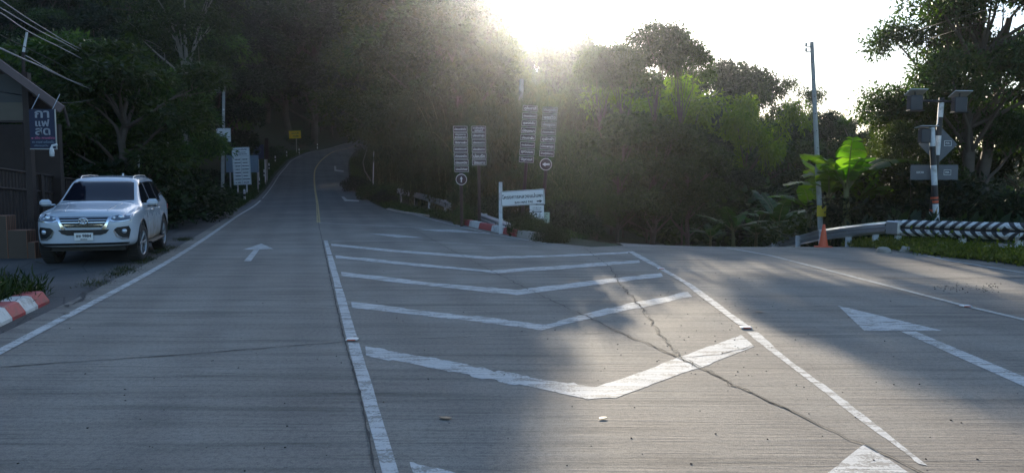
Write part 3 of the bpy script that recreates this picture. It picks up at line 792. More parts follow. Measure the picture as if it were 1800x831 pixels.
# kerbs of red and white blocks
def kerb(pts, cols, lab, w=.22, h=.17, slant=.1, side=-1):
    e = empty('painted_kerb', (pts[0][0], pts[0][1], 0), 0, lab, 'kerb'); tag(e, kind='structure')
    for i in range(len(pts) - 1):
        a = Vector(pts[i]); b = Vector(pts[i+1]); d = (b - a).normalized(); n = Vector((-d.y, d.x)) * side
        a = a + d * .004; b = b - d * .004; vs = []
        r = random.Random(i * 7 + len(pts))
        for q in (a, b):
            for o_, z in ((0, -.05), (0, .03), (slant * .8, h - .015), (slant + .02, h), (slant + w, h), (slant + w + .03, h - .03), (slant + w + .03, -.1)):
                x = q + n * o_; vs.append((x.x - e.location.x, x.y - e.location.y, HR(x.x, x.y) + z + r.uniform(-.004, .004)))
        k = 7; fs = [(j, j+1, j+8, j+7) for j in range(6)] + [tuple(range(6, -1, -1)), tuple(range(7, 14))]
        MB().add(vs, fs).build('kerb_block', M['red'] if cols[i] == 'r' else (M['kerbwhite'] if cols[i] == 'w' else M['stone']), e)
f1 = flatY(22, 562).xy; f2 = flatY(87, 531).xy; dd = (f2 - f1) / 3
kerb([f2 + dd * .0] + [f2 - dd * k for k in range(1, 12)], 'rwrwrwrwrwr', 'low red and white painted kerb in the left foreground', side=-1)
kp = [flatY(x, y).xy for x, y in ((812, 395), (824, 398), (841, 402), (863, 406.5), (884, 411), (908, 416.5), (930, 421), (945, 424))]
kerb(kp, 'rwrwrss', 'low red and white painted kerb under the bush by the village sign', w=.2, h=.2, slant=.05, side=1)
kq = [(XK(y), y) for y in np.linspace(41, 34, 9)]
kerb(kq, 'ssssssss', 'low bare stone kerb below the left guardrail', h=.07, w=.12, side=1)

# utility poles
def pole(px, base, top, Y, r0, r1, lab, m='concpole', pxt=None, n=8, name='utility_pole', zbase=None):
    b = P(px, base, Y); b.z = H(b.x, b.y) - .3 if zbase is None else zbase; t_ = P(pxt if pxt is not None else px, top, Y)
    e = empty(name, b, 0, lab, 'pole')
    MB().tube([(0, 0, 0), (t_ - b) * .5, t_ - b, (t_ - b) * 1.003], [r0, (r0 + r1) / 2, r1, r1 * .6], n, smooth=n > 8).build('shaft', M[m], e)
    return e, b, t_
e, b, t_ = pole(391, 352, 152, 55, .13, .1, 'slim concrete pole behind the white information board', pxt=393.5)
for q in (193, 200): MB().box(P(393, q, 54.82) - b, (.1, .06, .12)).build('reflector', M['white'], e)
c = P(393, 237.5, 54.75)
o = empty('small_board', c, 0, 'small blank white board fixed across the left concrete pole', 'board')
board(o, 'panel', (0, 0, 0), 1.0, .94, M['cleanwhite'], .03); board(o, 'bracket', (0, .04, 0), .3, .08, M['galv'], .04)
e, b, t_ = pole(1446, 404, 75, 24.0, .09, .062, 'tall leaning concrete pole with a yellow plate beside the cone', pxt=1427)
MB().box(P(1444, 371, 23.85) - b, (.28, .02, .34)).build('marker_plate', M['yellowplate'], e)
for q in (82, 91):
    MB().tube([P(1426, q, 23.95) - b, P(1416, q, 23.95) - b], .018, 6).build('bracket', M['galv'], e)
    MB().lathe([(.001, 0), (.045, .01), (.03, .05), (.045, .09), (.001, .11)], 10, 'Z', P(1417, q, 23.95) - b).build('insulator', M['concpole'], e)
for k in range(9): MB().box(P(1428 + k * 1.9, 110 + k * 30, 23.92) - b, (.02, .03, .02)).build('bolt', M['black'], e)
pole(906, 385, 140, 35, .13, .1, 'weathered concrete pole standing in foliage behind the tall name boards', pxt=917)
pole(295, 335, 249, 30, .03, .03, 'thin white stake standing in the dark hedge behind the car', 'white', name='stake')
pole(240, 330, 262, 27, .035, .035, 'short pale stake just behind the car roof', 'white', name='stake', pxt=244)
e, b, t_ = pole(36, 320, 92, 21, .04, .04, 'thin pole with white upper half above the house roof', 'timber', name='mast', pxt=41)
MB().tube([t_ - b + Vector((0, 0, -.02)), P(47.5, 57, 21) - b], [.035, .03], 8).build('white_top', M['white'], e)
pole(655, 322, 266, 56, .05, .03, 'thin white post by the bushes inside the bend', 'white', name='post', pxt=657)
x0 = GH(652, 318)
MB().tube([P(652, 318, 57), P(641, 300, 57), P(638, 285, 57), P(645, 262, 57)], [.045, .045, .035, .02], 6).build('bent_pipe', M['palebark'])
tag(bpy.data.objects['bent_pipe'], 'pale bent stick leaning beside the thin white post', 'stick')

# guide posts up the left edge
def guide_post(px, py, lab):
    g = GH(px, py, 20); e = empty('guide_post', g, 0, lab, 'guide post', 'black and white guide posts along the left edge')
    MB().lathe([(.075, -.2), (.075, .28)], 14).build('white_base', M['white'], e)
    MB().lathe([(.076, .28), (.076, .46)], 14).build('black_band', M['black'], e)
    MB().lathe([(.075, .46), (.075, .66), (.06, .73), (.03, .76), (.001, .77)], 14).build('white_cap', M['white'], e)
for a in ((430, 353, 'nearest black and white guide post, in front of the information board'), (455.5, 327, 'second guide post up the left edge, just right of the wide blue board'),
          (464.7, 311.5, 'third guide post up the left edge, below the square navy board'), (473, 299, 'fourth guide post up the left edge, behind the navy board post'),
          (484, 285, 'fifth guide post up the left edge, in dark grass'), (504, 276, 'sixth guide post up the left edge, left of the yellow sign'),
          (526, 271, 'guide post standing at the foot of the yellow sign'), (558, 261, 'farthest guide post, right of the yellow sign at the bend')): guide_post(*a)

# information boards on the left
def rows(parent, w, h, n, y, m, seed, cols=2, x0=0, z0=0, lh=.4):
    r = random.Random(seed)
    for i in range(n):
        z = h / 2 - (i + .5) * h / n + z0
        mb = MB()
        for c in range(cols):
            cw = w / cols; L = cw * r.uniform(.55, .85); x = -w / 2 + cw * (c + .5) + x0; s = x - L / 2
            while s < x + L / 2:
                k = r.uniform(.02, .05); mb.box((s + k / 2, y, z), (k, .003, h / n * lh * r.uniform(.6, 1))); s += k + .012
        mb.build('writing', m, parent)
g = P(424, 333, 58); g.z = H(g.x, g.y)
e = empty('information_board', g, 0, 'white upright information board with a table of dark writing', 'sign')
tl, br_ = P(407, 259, 58), P(442, 325, 58); w_, h_ = br_.x - tl.x - .07, tl.z - br_.z; cc = (tl + br_) / 2 - g
bd = MB().box((0, 0, 0), (w_, .04, h_), bev=.015).build('panel', M['cleanwhite'], e, cc, (0, radians(-2.2), 0)); y = -.024
mb = MB()
for x in (-w_/2 + .03, w_/2 - .03): mb.box((x, y, 0), (.015, .004, h_ - .06))
for z in (h_/2 - .03, -h_/2 + .03): mb.box((0, y, z), (w_ - .06, .004, .015))
for i in range(9): mb.box((0, y, h_*.27 - i*h_*.088), (w_ - .08, .004, .008))
mb.box((0, y, -.12*h_), (.01, .004, h_*.70)); mb.build('ruled_lines', M['ink'], bd)
font_text('writing', 'ประกาศรายชื่อที่พัก', w_*.75, .10, M['ink'], bd, (0, y - .001, h_*.44))
rows(bd, w_*.85, h_*.1, 2, y - .001, M['ink'], 3, 1, 0, h_*.34)
rows(bd, w_*.86, h_*.7, 8, y - .001, M['ink'], 4, 2, 0, -.13*h_, .35)
for x in (-.32, .36): MB().box((cc.x + x, 0, (cc.z - h_/2) / 2), (.09, .06, cc.z - h_/2 + .5)).build('leg', M['white'], e)
g = P(428, 326, 62); g.z = H(g.x, g.y)
e = empty('wide_board', g, 0, 'wide faded blue board behind the white information board', 'sign'); tl, br_ = P(397, 273, 62), P(455, 303, 62)
bd = board(e, 'panel', (tl + br_) / 2 - g, br_.x - tl.x, tl.z - br_.z, M['bluegrey'])
for i in range(3): font_text('writing', ('ยินดีต้อนรับ', 'จุดบริการนักท่องเที่ยว', 'อำเภอเมือง')[i], 1.2, .12, M['ink'], bd, (0, -.018, .3 - .28 * i))
for x in (-1.05, 1.15): MB().box((x, .05, .7), (.1, .07, 2.4)).build('leg', M['concpole'], e)
g = P(456, 302, 70); g.z = H(g.x, g.y)
e = empty('square_board', g, 0, 'square navy board with a round emblem on two posts', 'sign'); tl, br_ = P(444, 254, 70), P(464, 279, 70)
bd = board(e, 'panel', (tl + br_) / 2 - g, br_.x - tl.x, tl.z - br_.z, M['navy'])
MB().tube([(.27*cos(a), -.02, .08 + .27*sin(a)) for a in np.linspace(0, 2*pi, 24)], .012, 5, cap=False).build('round_emblem', M['bluegrey'], bd)
for x in (-.2, .42): MB().box((x + .1, .05, .9), (.1, .08, 2.6)).build('leg', M['white'], e)
g = P(469, 300, 72); g.z = H(g.x, g.y)
e = empty('narrow_board', g, 0, 'narrow dark upright board right of the navy board', 'sign'); tl, br_ = P(465, 243, 72), P(472.5, 280, 72)
board(e, 'panel', (tl + br_) / 2 - g, br_.x - tl.x, tl.z - br_.z, M['brown']); MB().box((0, .05, .9), (.1, .08, 2.8)).build('leg', M['concpole'], e)
g = GH(521.5, 269, 30); e = empty('yellow_sign', g, 0, 'yellow rectangular warning sign on a post near the bend', 'sign')
tl, br_ = P(508, 230, g.y), P(529, 243.5, g.y); bd = board(e, 'panel', (tl + br_) / 2 - g, br_.x - tl.x, tl.z - br_.z, M['yellow'], rz=radians(-2))
font_text('writing', 'ลดความเร็ว', 1.0, .28, M['ink'], bd, (.05, -.02, .2)); font_text('writing', 'ทางโค้ง', .8, .26, M['ink'], bd, (.1, -.02, -.2))
MB().box((-.02, .05, (br_.z - g.z) / 2), (.1, .08, br_.z - g.z + .5)).build('post', M['concpole'], e)

# village sign with two notices
Y = 24.0; g = P(880, 386, Y); g.z = H(g.x, g.y) - .1
e = empty('village_sign', g, 0, 'white sign reading BAN MAE PAE with a right arrow, on a square post', 'sign')
tz = P(880, 320, Y).z; MB().box((0, 0, (tz - g.z) / 2), (.11, .1, tz - g.z), bev=.008).build('post', M['white'], e)
bc = (P(880, 337.5, Y) + P(957, 357.5, Y)) / 2 - g; bc.y = -.075
bd = MB().box((0, 0, 0), (1.36, .03, .47), bev=.01).build('panel', M['cleanwhite'], e, bc, (0, radians(-3.6), 0)); y = -.018
mb = MB()
for z in (.215, -.215): mb.box((0, y, z), (1.32, .004, .012))
for x in (-.655, .655): mb.box((x, y, 0), (.012, .004, .43))
mb.build('border', M['ink'], bd)
font_text('writing', 'โครงการหลวงแม่แพะ', 1.26, .24, M['ink'], bd, (0, y - .002, .055)); font_text('writing', 'BAN MAE PAE', .56, .088, M['ink'], bd, (.03, y - .002, -.135))
MB().prism([(.43, -.115), (.52, -.115), (.52, -.085), (.60, -.135), (.52, -.185), (.52, -.155), (.43, -.155)], y - .002, y - .005).build('arrow', M['ink'], bd)
for tlp, brp, lab, m, sd in (((931, 360.5), (956, 386), 'small white notice hanging below the right end of the village sign', 'cleanwhite', 1), ((943, 373), (966, 392.5), 'small pale green notice lowest among the leaves by the village sign', 'panelgreen', 2)):
    if m == 'panelgreen': M[m] = mat('pale_green_sheet', (.42, .52, .40), .6, var=.1)
    Yn = 23.8 if sd == 1 else 23.95; a, b = P(*tlp, Yn), P(*brp, Yn); c = (a + b) / 2; n = empty('notice', (c.x, c.y, H(c.x, c.y)), 0, lab, 'notice')
    bd = board(n, 'sheet', (0, 0, c.z - n.location.z), b.x - a.x, a.z - b.z, M[m], .012); wn, hn = b.x - a.x, a.z - b.z
    rows(bd, wn*.85, hn*.8, 6, -.008, M['ink'], sd + 8, 1, 0, 0, .4)
    if sd == 1: MB().prism([(-.15, .03), (.1, .03), (.1, .045), (.16, .02), (.1, -.005), (.1, .01), (-.15, .01)], -.009, -.007).build('arrow', M['ink'], bd)
    MB().box((0, .03, (c.z - n.location.z) / 2), (.05, .03, c.z - n.location.z + .5)).build('stake', M['timber'], n)

# tall stands of name plates
M['plateborder'] = mat('plate_lettering', (.8, .77, .75), .6, var=.05)
M['platebg'] = mat('plate_board', (.055, .028, .028), .55, var=.2, sc=6)
def name_stand(Y, cols, roundel, lab, posts, flip=False, extra=None):
    g = P(posts[0][0], 400, Y); g.z = H(g.x, g.y); e = empty('name_board_stand', g, 0, lab, 'sign')
    for (xb, xt, yt) in posts:
        b = P(xb, 410, Y + .1); t_ = P(xt, yt, Y + .1); b = b - g; b.z = -.2; t_ = t_ - g
        MB().tube([b, t_], .055, 8).build('post', M['brown'], e)
    for col in cols:
        for x, y, s in col:
            wd = 24.5 if Y > 26.6 else 25.5; hd = 10.0
            c = P(x, y, Y) - g; w = wd * Y / F; h = hd * Y / F
            n = s.count('|') + 1
            rot = radians(3) if Y < 26.6 else 0
            pl = MB().box((0, 0, 0), (w, .03, h)).build('name_plate', M['platebg'], e, c, (0, rot, 0))
            t = .009; mb = MB()
            for z in (h/2 - t/2, -h/2 + t/2): mb.box((0, -.018, z), (w, .006, t))
            for x_ in (w/2 - t/2, -w/2 + t/2): mb.box((x_, -.018, 0), (t, .006, h - 2*t))
            mb.build('plate_border', M['plateborder'], pl)
            for k, q in enumerate(s.split('|')):
                font_text('writing', q, w*.82, h*(.66 if n == 1 else .36), M['plateborder'], pl, (0, -.02, 0 if n == 1 else h*(.2 - .42*k)))
    x, y, r = roundel; c = P(x, y, Y) - g; r = r * Y / F
    d = MB().lathe([(.001, 0), (r, 0), (r, .03), (.001, .03)], 32, 'Y').build('roundel', M['platebg'], e, c)
    MB().tube([(r*.93*cos(a), -.01, r*.93*sin(a)) for a in np.linspace(0, 2*pi, 33)], .011, 6, cap=False).build('ring', M['plateborder'], d)
    s = r * .62
    if not flip: poly = [(-s, 0), (-.1*s, s*.55), (-.1*s, s*.25), (s, s*.25), (s, -s*.25), (-.1*s, -s*.25), (-.1*s, -s*.55)]
    else: poly = [(0, s*.9), (s*.42, s*.1), (s*.16, s*.1), (s*.16, -s*.8), (-s*.16, -s*.8), (-s*.16, s*.1), (-s*.42, s*.1)]
    MB().prism(poly, -.012, -.02).build('arrow', M['plateborder'], d)
name_stand(27.2, [[(809, 227, 'ม่อนเหลือใจ'), (809.5, 238.7, 'ม่อนกุหลาบ|พาโนราม่า'), (810, 250.4, 'ไร่ปลายฝัน'), (810, 262.2, 'ม่อนทุ่งดนตรี'), (810.5, 274, 'ม่อนเลอวิว'), (811, 285.5, 'ม่อนเหนือ'), (811.5, 297.2, 'ม่อนน้ำทิพย์')],
                  [(841.5, 227, 'ดาวล้อมเดือน|แคมป์'), (841.5, 238.7, 'ม่อนตาสุข'), (842, 250.4, 'ม่อนชมดาว'), (842, 262.2, 'ม่อนอิงดาว'), (842.5, 274, 'ม่อนรัก'), (842.5, 285.5, 'ไร่ชมดาว')]],
           (811, 315.5, 10), 'shorter stand of white-bordered name plates in two columns, part covered by leaves', [(812, 809, 221), (843, 841, 221)], True)
name_stand(26.4, [[(932, 191, 'ภูใบสาลี่'), (931, 204, 'ม่อนเหนือเมฆ'), (930, 216.7, 'ภูเสน่ห์เย็น'), (929, 229.5, 'ม่อนเหมา'), (928, 242, 'ม่อนตาฝัน'), (927.3, 255, 'ม่อนในที่แคมป์'), (926.3, 267.7, 'ภูสวนเมฆ'), (925.3, 280.5, 'ไร่ภูสวรรค์')],
                  [(967, 194, 'บ้านภูมิเย็น'), (966, 206.7, 'พชรวิว'), (965, 219.5, 'ม่อนภูดาว'), (964, 232.2, 'ม่อนดาวเรือง'), (963.2, 245, 'ภูผักฟ้า'), (962.2, 257.5, 'ม่อนผาสุข'), (961.2, 270, 'บ้านทุ่งใจงาม')]],
           (959.5, 289, 10.8), 'taller stand of white-bordered name plates with a left arrow roundel', [(916, 932.5, 184), (951, 968, 187)])

# cone
g = P(1447, 437.5, 20.2); g.z = H(g.x, g.y)
e = empty('traffic_cone', g, .2, 'faded orange traffic cone at the foot of the guardrail', 'traffic cone')
MB().box((0, 0, .015), (.34, .34, .03), bev=.01).build('base', M['orange'], e)
MB().lathe([(.125, .03), (.10, .16), (.065, .38), (.035, .57), (.03, .60), (.001, .60)], 24).build('body', M['orange'], e)

# twin black and white posts with lamps and sign backs
def banded(mb_parent, name, a, b, bands, r):
    e = mb_parent
    for t0, t1, m in bands:
        MB().tube([a.lerp(b, t0), a.lerp(b, t1)], r * (1.04 if m == 'orange' else 1), 14).build(name, M[m], e)
Yp = 21.0; g = P(1641, 392, Yp); g.z = H(g.x, g.y)
M['lampbox'] = mat('dark_lamp_housing', (.03, .035, .045), .45)
e = empty('warning_light_pole', g, 0, 'tall leaning black and white banded pole with two lamp boxes on a crossarm', 'pole')
fr = lambda y, a, b: (a - y) / (a - b)
A_, B_ = P(1636, 400, Yp + .25) - g, P(1655.5, 172, Yp + .25) - g
banded(e, 'pole_band', A_, B_, [(-.04, fr(372, 400, 172), 'white'), (fr(372, 400, 172), fr(368, 400, 172), 'orange'), (fr(368, 400, 172), fr(350, 400, 172), 'black'), (fr(350, 400, 172), fr(346, 400, 172), 'orange'), (fr(346, 400, 172), fr(272, 400, 172), 'black'), (fr(272, 400, 172), fr(238, 400, 172), 'white'), (fr(238, 400, 172), fr(206, 400, 172), 'black'), (fr(206, 400, 172), fr(180, 400, 172), 'white'), (fr(180, 400, 172), 1, 'black')], .07)
MB().tube([P(1600, 177, Yp + .2) - g, P(1694, 179.5, Yp + .2) - g], .035, 8).build('crossarm', M['black'], e)
for x, lab in ((1608, ''), (1686, '')):
    c = P(x, 181 if x < 1650 else 184, Yp + .1) - g
    lb = MB().box(c, (.34, .22, .40), bev=.02).build('lamp_box', M['lampbox'], e)
    MB().box(c + Vector((.02, 0, -.21)), (.40, .26, .03), bev=.01).build('hood', M['black'], lb)
    MB().box(c + Vector((.06, .06, .29)), (.48, .36, .025), ry=0, rx=radians(-22)).build('solar_panel', M['panelwhite'], lb)
    MB().box(c + Vector((0, 0, .24)), (.03, .03, .12)).build('bracket', M['black'], lb)
def text_frame(parent, c, s='ทล.', w=.19, h=.14):
    mb = MB(); t = .012
    for z in (h/2, -h/2): mb.box((c[0], c[1], c[2] + z), (w, .006, t))
    for x in (-w/2, w/2): mb.box((c[0] + x, c[1], c[2]), (t, .006, h))
    mb.build('stencil_frame', M['white'], parent); font_text('writing', s, w*.6, h*.5, M['white'], parent, c)
dc = P(1649, 254, Yp + .36) - g; s = .53
di = MB().prism([(-s, 0), (0, s), (s, 0), (0, -s)], -.006, .006).build('diamond_sign', M['steelgrey'], e, dc)
text_frame(di, (.26, -.012, .03))
dr = P(1642, 303, Yp + .36) - g
di = MB().box((0, 0, 0), (1.31, .012, .41), bev=.004).build('rectangle_sign', M['steelgrey'], e, dr)
text_frame(di, (.36, -.012, 0)); font_text('writing', 'แขวง', .2, .08, M['white'], di, (-.39, -.012, 0))
e = empty('short_light_pole', g + Vector((.08, -.1, 0)), 0, 'shorter black and white banded pole crossing in front of the taller one', 'pole'); g2 = e.location
A_, B_ = P(1646.5, 400, Yp - .1) - g2, P(1637.5, 222, Yp - .1) - g2; q = lambda y: fr(y, 400, 222)
banded(e, 'pole_band', A_, B_, [(-.05, q(358), 'white'), (q(358), q(356), 'black'), (q(356), q(352), 'orange'), (q(352), q(349), 'black'), (q(349), q(345.5), 'orange'), (q(345.5), q(325), 'black'), (q(325), q(290), 'white'), (q(290), q(257), 'black'), (q(257), q(224), 'white'), (q(224), 1, 'black')], .075)
MB().box(P(1625, 239, Yp - .08) - g2, (.27, .2, .38), bev=.02).build('lamp_box', M['lampbox'], e)
MB().box(P(1629, 223, Yp - .05) - g2, (.48, .34, .02), rx=radians(-6)).build('solar_panel', M['panelwhite'], e)
MB().tube([P(1646, 222, Yp - .05) - g2, P(1648.5, 216, Yp - .05) - g2, P(1650, 190, Yp + .05) - g2], .012, 6).build('conduit', M['white'], e)

# house at the left edge with its coffee sign
Yh = 17.4; e = empty('roadside_house', (-12.5, Yh, 0), 0, 'dark roadside house with a pink grey roof edge at the left', 'house'); o_ = Vector(e.location)
a, b = P(-90, 40, Yh), P(112, 187, Yh); d = (b - a).normalized(); up = Vector((-d.z, 0, d.x))
def slab(a, b, t, y0, y1): 
    n = up * t
    return MB().add([tuple(v) for v in (a, b, b - n, a - n)] + [tuple(v + Vector((0, y1 - y0, 0))) for v in (a, b, b - n, a - n)], [(3, 2, 1, 0), (4, 5, 6, 7), (0, 1, 5, 4), (1, 2, 6, 5), (2, 3, 7, 6), (3, 0, 4, 7)])
sh_ = -o_
def rel(v): return v + sh_
slab(rel(a), rel(b), .17, 0, .05).build('fascia', M['fascia'], e)
q0, q1 = rel(a + up*.02), rel(b + up*.0); sh2 = Vector((-2.6, 3.2, 0)); n_ = up * .05
MB().add([tuple(v) for v in (q0, q1, q1 - n_, q0 - n_, q0 + sh2, q1 + sh2, q1 - n_ + sh2, q0 - n_ + sh2)], [(3, 2, 1, 0), (4, 5, 6, 7), (0, 1, 5, 4), (1, 2, 6, 5), (2, 3, 7, 6), (3, 0, 4, 7)]).build('roof', M['rooftile'], e).location = (0, .06, 0)
slab(rel(a - up*.16 + Vector((0, -.01, 0))), rel(b - up*.16 + Vector((0, -.01, 0))), .025, 0, .06).build('fascia_lip', M['timber'], e)
c = P(20, 158, Yh + .6) ; MB().box(rel(P(-30, 160, Yh + .7)), (2.0, .08, .75)).build('gable_panel', M['plaster'], e)
M['beige'] = mat('beige_board', (.13, .11, .085), .8, var=.1)
MB().box(rel(P(-25, 197, Yh + .55)), (1.85, .1, .42)).build('lintel_board', M['beige'], e)
MB().box(rel(P(52, 260, Yh + .5)), (.14, .14, 3.4)).build('porch_post', M['timber'], e)
MB().box(rel(Vector((-14.5, Yh + 4, 1.6))), (4.2, .15, 3.2)).build('back_wall', M['timber'], e)
MB().box(rel(Vector((-16.5, Yh + 2, 1.6))), (.15, 4.0, 3.2)).build('side_wall', M['timber'], e)
MB().box(rel(P(0, 214, Yh + .52)), (1.2, .16, .05)).build('beam', M['timber'], e)
MB().tube([rel(P(111, 186, Yh + .1)), rel(P(114, 195, Yh + .1)), rel(P(121, 222, Yh + .2))], .03, 6).build('gutter_spout', M['timber'], e)
M['coffeeblue'] = mat('blue_banner', (.014, .02, .055), .5, var=.1)
M['lettering'] = mat('white_lettering', (.32, .33, .36), .5, var=.05)
M['pink'] = mat('pink_lettering', (.45, .12, .2), .5, var=.05)
a, b = P(51, 192, 17.0), P(100, 262, 17.0); c = (a + b) / 2
e = empty('coffee_sign', c, 0, 'dark blue hanging coffee banner with big white letters by the house', 'sign'); w_, h_ = b.x - a.x, a.z - b.z
bd = board(e, 'panel', (0, 0, 0), w_, h_, M['coffeeblue'], .02)
for i, s in enumerate(('กา', 'แฟ', 'สด')): font_text('writing', s, w_*.58, h_*.18, M['lettering'], bd, (0, -.014, h_*(.37 - .215*i)))
font_text('writing', '๏ เปิด กาแฟสด', w_*.9, h_*.06, M['pink'], bd, (0, -.014, -h_*.22))
font_text('writing', 'ชา กาแฟ เครื่องดื่ม', w_*.85, h_*.07, M['bluegrey'], bd, (0, -.014, -h_*.32)); font_text('writing', 'บริการทุกวัน', w_*.6, h_*.06, M['bluegrey'], bd, (-.05, -.014, -h_*.42))
MB().box((0, -.004, -h_/2), (w_ + .02, .03, .02)).build('bottom_rail', M['galv'], e); MB().box((w_/2, -.004, 0), (.015, .03, h_)).build('side_rail', M['galv'], e)
for x in (-w_*.4, w_*.4): MB().tube([(x, 0, h_/2), (x, .3, h_/2 + .35)], .008, 5).build('hanger', M['galv'], e)
c = P(91, 264, 16.8); e = empty('security_camera', c, 0, 'small white security camera hanging below the coffee banner', 'camera')
MB().tube([(.10, .05, .12), (.02, 0, .10), (-.02, 0, .02)], .025, 8).build('arm', M['white'], e)
MB().lathe([(.001, .05), (.035, .04), (.05, -.05), (.045, -.13), (.001, -.14)], 14).build('body', M['white'], e)
# paling fence and block wall
e = empty('paling_fence', (0, 0, 0), 0, 'dark timber paling fence between the house and the car', 'fence')
fa, fb_ = Vector((-11.9, 17.5, 0)), Vector((-13.1, 23.5, 0)); mb = MB(); n_ = 34
for i in range(n_):
    p = fa.lerp(fb_, i / (n_ - 1)); zt = lerp(P(0, 293, 17.5).z, P(128, 317, 23.5).z, i / (n_ - 1)); r = random.Random(i)
    mb.box((p.x, p.y, zt / 2 + .2), (.03, .09, zt - .4), rz=.2)
mb.build('paling_panel', M['timber'], e)
mb = MB()
for k in (0, .45): mb.tube([(-11.87, 17.5, P(0, 293, 17.5).z - k), (-13.07, 23.5, P(128, 317, 23.5).z - k)], .035, 6)
mb.build('rail', M['timber'], e)
for i in (0, .5, 1):
    p = fa.lerp(fb_, i); MB().box((p.x + .05, p.y, .9), (.1, .1, 1.9)).build('fence_post', M['timber'], e)
e = empty('block_wall', P(30, 430, 17.1), 0, 'low stepped wall of terracotta blocks left of the car', 'wall'); e.location.z = 0
for i, (x, w, h) in enumerate(((-.55, .9, .98), (.12, .42, .66), (.42, .16, .40))): MB().box((x, 0, h/2 - .05), (w, .35, h), bev=.01).build('wall_course', M['brick'], e)

# overhead cables
def cable(pts, r, lab, m='cable', sag=0):
    pts = [P(*q) for q in pts]; f = [interp([(i, p[k]) for i, p in enumerate(pts)]) for k in range(3)]
    out = [Vector((f[0](t), f[1](t), f[2](t))) for t in np.linspace(0, len(pts) - 1, 8 * len(pts))]
    o = MB().tube(out, r, 5).build('cable', M[m]); tag(o, lab, 'cable', 'overhead cables at the upper left')
cable([(-60, -38, 14), (0, 0, 17), (70, 46, 21), (150, 90, 27), (245, 122, 36), (393, 153, 55)], .014, 'topmost overhead cable entering from the upper left corner')
cable([(-60, -18, 14), (0, 14, 17), (100, 70, 23), (215, 118, 33), (393, 156, 55)], .014, 'second overhead cable from the top at the upper left')
cable([(-60, -8, 14), (0, 23, 17), (90, 76, 22), (240, 140, 36), (393, 160, 55)], .016, 'third overhead cable from the top at the upper left')
cable([(-60, 55, 13), (0, 85, 16), (60, 112, 19), (150, 150, 25), (245, 165, 33)], .020, 'thick pale cable crossing just above the house roof')
cable([(45, 98, 17), (120, 140, 21), (180, 163, 27), (240, 175, 33)], .013, 'thin pale cable sagging from the roof edge under the thick one')
cable([(-20, 158, 16.5), (40, 168, 18), (112, 181, 20), (165, 175, 24)], .010, 'thin dark cable passing behind the roof tip', 'dkcable')
cable([(0, 62, 17), (90, 105, 22), (190, 150, 30), (330, 160, 46), (392, 158, 55)], .010, 'faint thin cable reaching the slim concrete pole', 'dkcable')
cable([(392, 162, 55), (340, 166, 60), (300, 172, 62)], .014, 'short cable leaving the slim pole leftwards', 'cable')
cable([(1600, 57, 28), (1640, 45, 22), (1720, 22, 20), (1850, -20, 17)], .008, 'upper thin cable crossing the big tree at right', 'dkcable')
cable([(1610, 76, 28), (1660, 60, 22), (1740, 35, 20), (1850, -3, 17)], .008, 'lower thin cable crossing the big tree at right', 'dkcable')
# ---------------------------------------------------------------- vegetation
def leaf_mesh(name, pts, dirs, size, aspect, seed, flat=.0, m=None):
    """diamond leaves: pts (N,3), dirs (N,3) leaf axis"""
    r = np.random.default_rng(seed); N = len(pts)
    d = dirs / np.maximum(np.linalg.norm(dirs, axis=1, keepdims=True), 1e-6)
    q = r.normal(size=(N, 3)); q[:, 2] *= 1 - flat; s = np.cross(d, q); s /= np.maximum(np.linalg.norm(s, axis=1, keepdims=True), 1e-6)
    L = size * r.uniform(.6, 1.35, (N, 1)); Wd = L * aspect * r.uniform(.8, 1.2, (N, 1)); nrm = np.cross(d, s)
    a = pts; b = pts + d * L * .45 + s * Wd * .5 + nrm * Wd * .15; c = pts + d * L; e = pts + d * L * .45 - s * Wd * .5 + nrm * Wd * .15
    v = np.stack([a, b, c, e], 1).reshape(-1, 3)
    me = bpy.data.meshes.new(name); me.vertices.add(N * 4); me.vertices.foreach_set('co', v.ravel())
    me.loops.add(N * 4); me.loops.foreach_set('vertex_index', np.arange(N * 4, dtype=np.int32))
    me.polygons.add(N); me.polygons.foreach_set('loop_start', np.arange(0, N * 4, 4, dtype=np.int32))
    me.update(calc_edges=True)
    if m: me.materials.append(m)
    return me
def clumps(r, centers, rad, per, squash=.75):
    """clustered points round centers; returns pts, outward dirs"""
    c = np.repeat(centers, per, axis=0); rr = np.repeat(rad, per)[:, None] if hasattr(rad, '__len__') else rad
    o = r.normal(size=(len(c), 3)); o[:, 2] *= squash
    o /= np.maximum(1, np.linalg.norm(o, axis=1, keepdims=True) / 1.6)
    return c + o * rr * .6, o
def crown_points(r, lobes, n_cl, cl_r, per):
    """lobes: (x,y,z,rx,rz); clumps sit mostly on each lobe's shell"""
    vol = np.array([l[3]**2 for l in lobes]); k = np.maximum(1, (n_cl * vol / vol.sum()).astype(int)); C = []
    for l, n in zip(lobes, k):
        d = r.normal(size=(n, 3)); d /= np.linalg.norm(d, axis=1, keepdims=True); d[:, 2] = np.where(d[:, 2] < -.5, -d[:, 2], d[:, 2])
        s = r.uniform(.6, 1.05, (n, 1)); C.append(np.array(l[:3]) + d * s * np.array([l[3], l[3], l[4]]))
    C = np.concatenate(C); return clumps(r, C, cl_r * r.uniform(.6, 1.4, len(C)), per), C
def limb(mb, a, b, r0, r1, rnd, n=6, bend=.12):
    a, b = Vector(a), Vector(b); L = (b - a).length; pts = []; rad = []
    off = Vector((rnd.uniform(-1, 1), rnd.uniform(-1, 1), rnd.uniform(-.5, .8))) * L * bend
    for i in range(n + 1):
        t = i / n; p = a.lerp(b, t) + off * sin(pi * t) + Vector((rnd.uniform(-1, 1), rnd.uniform(-1, 1), 0)) * L * .015
        pts.append(p); rad.append(lerp(r0, r1, t))
    mb.tube(pts, rad, 7, cap=False); return pts
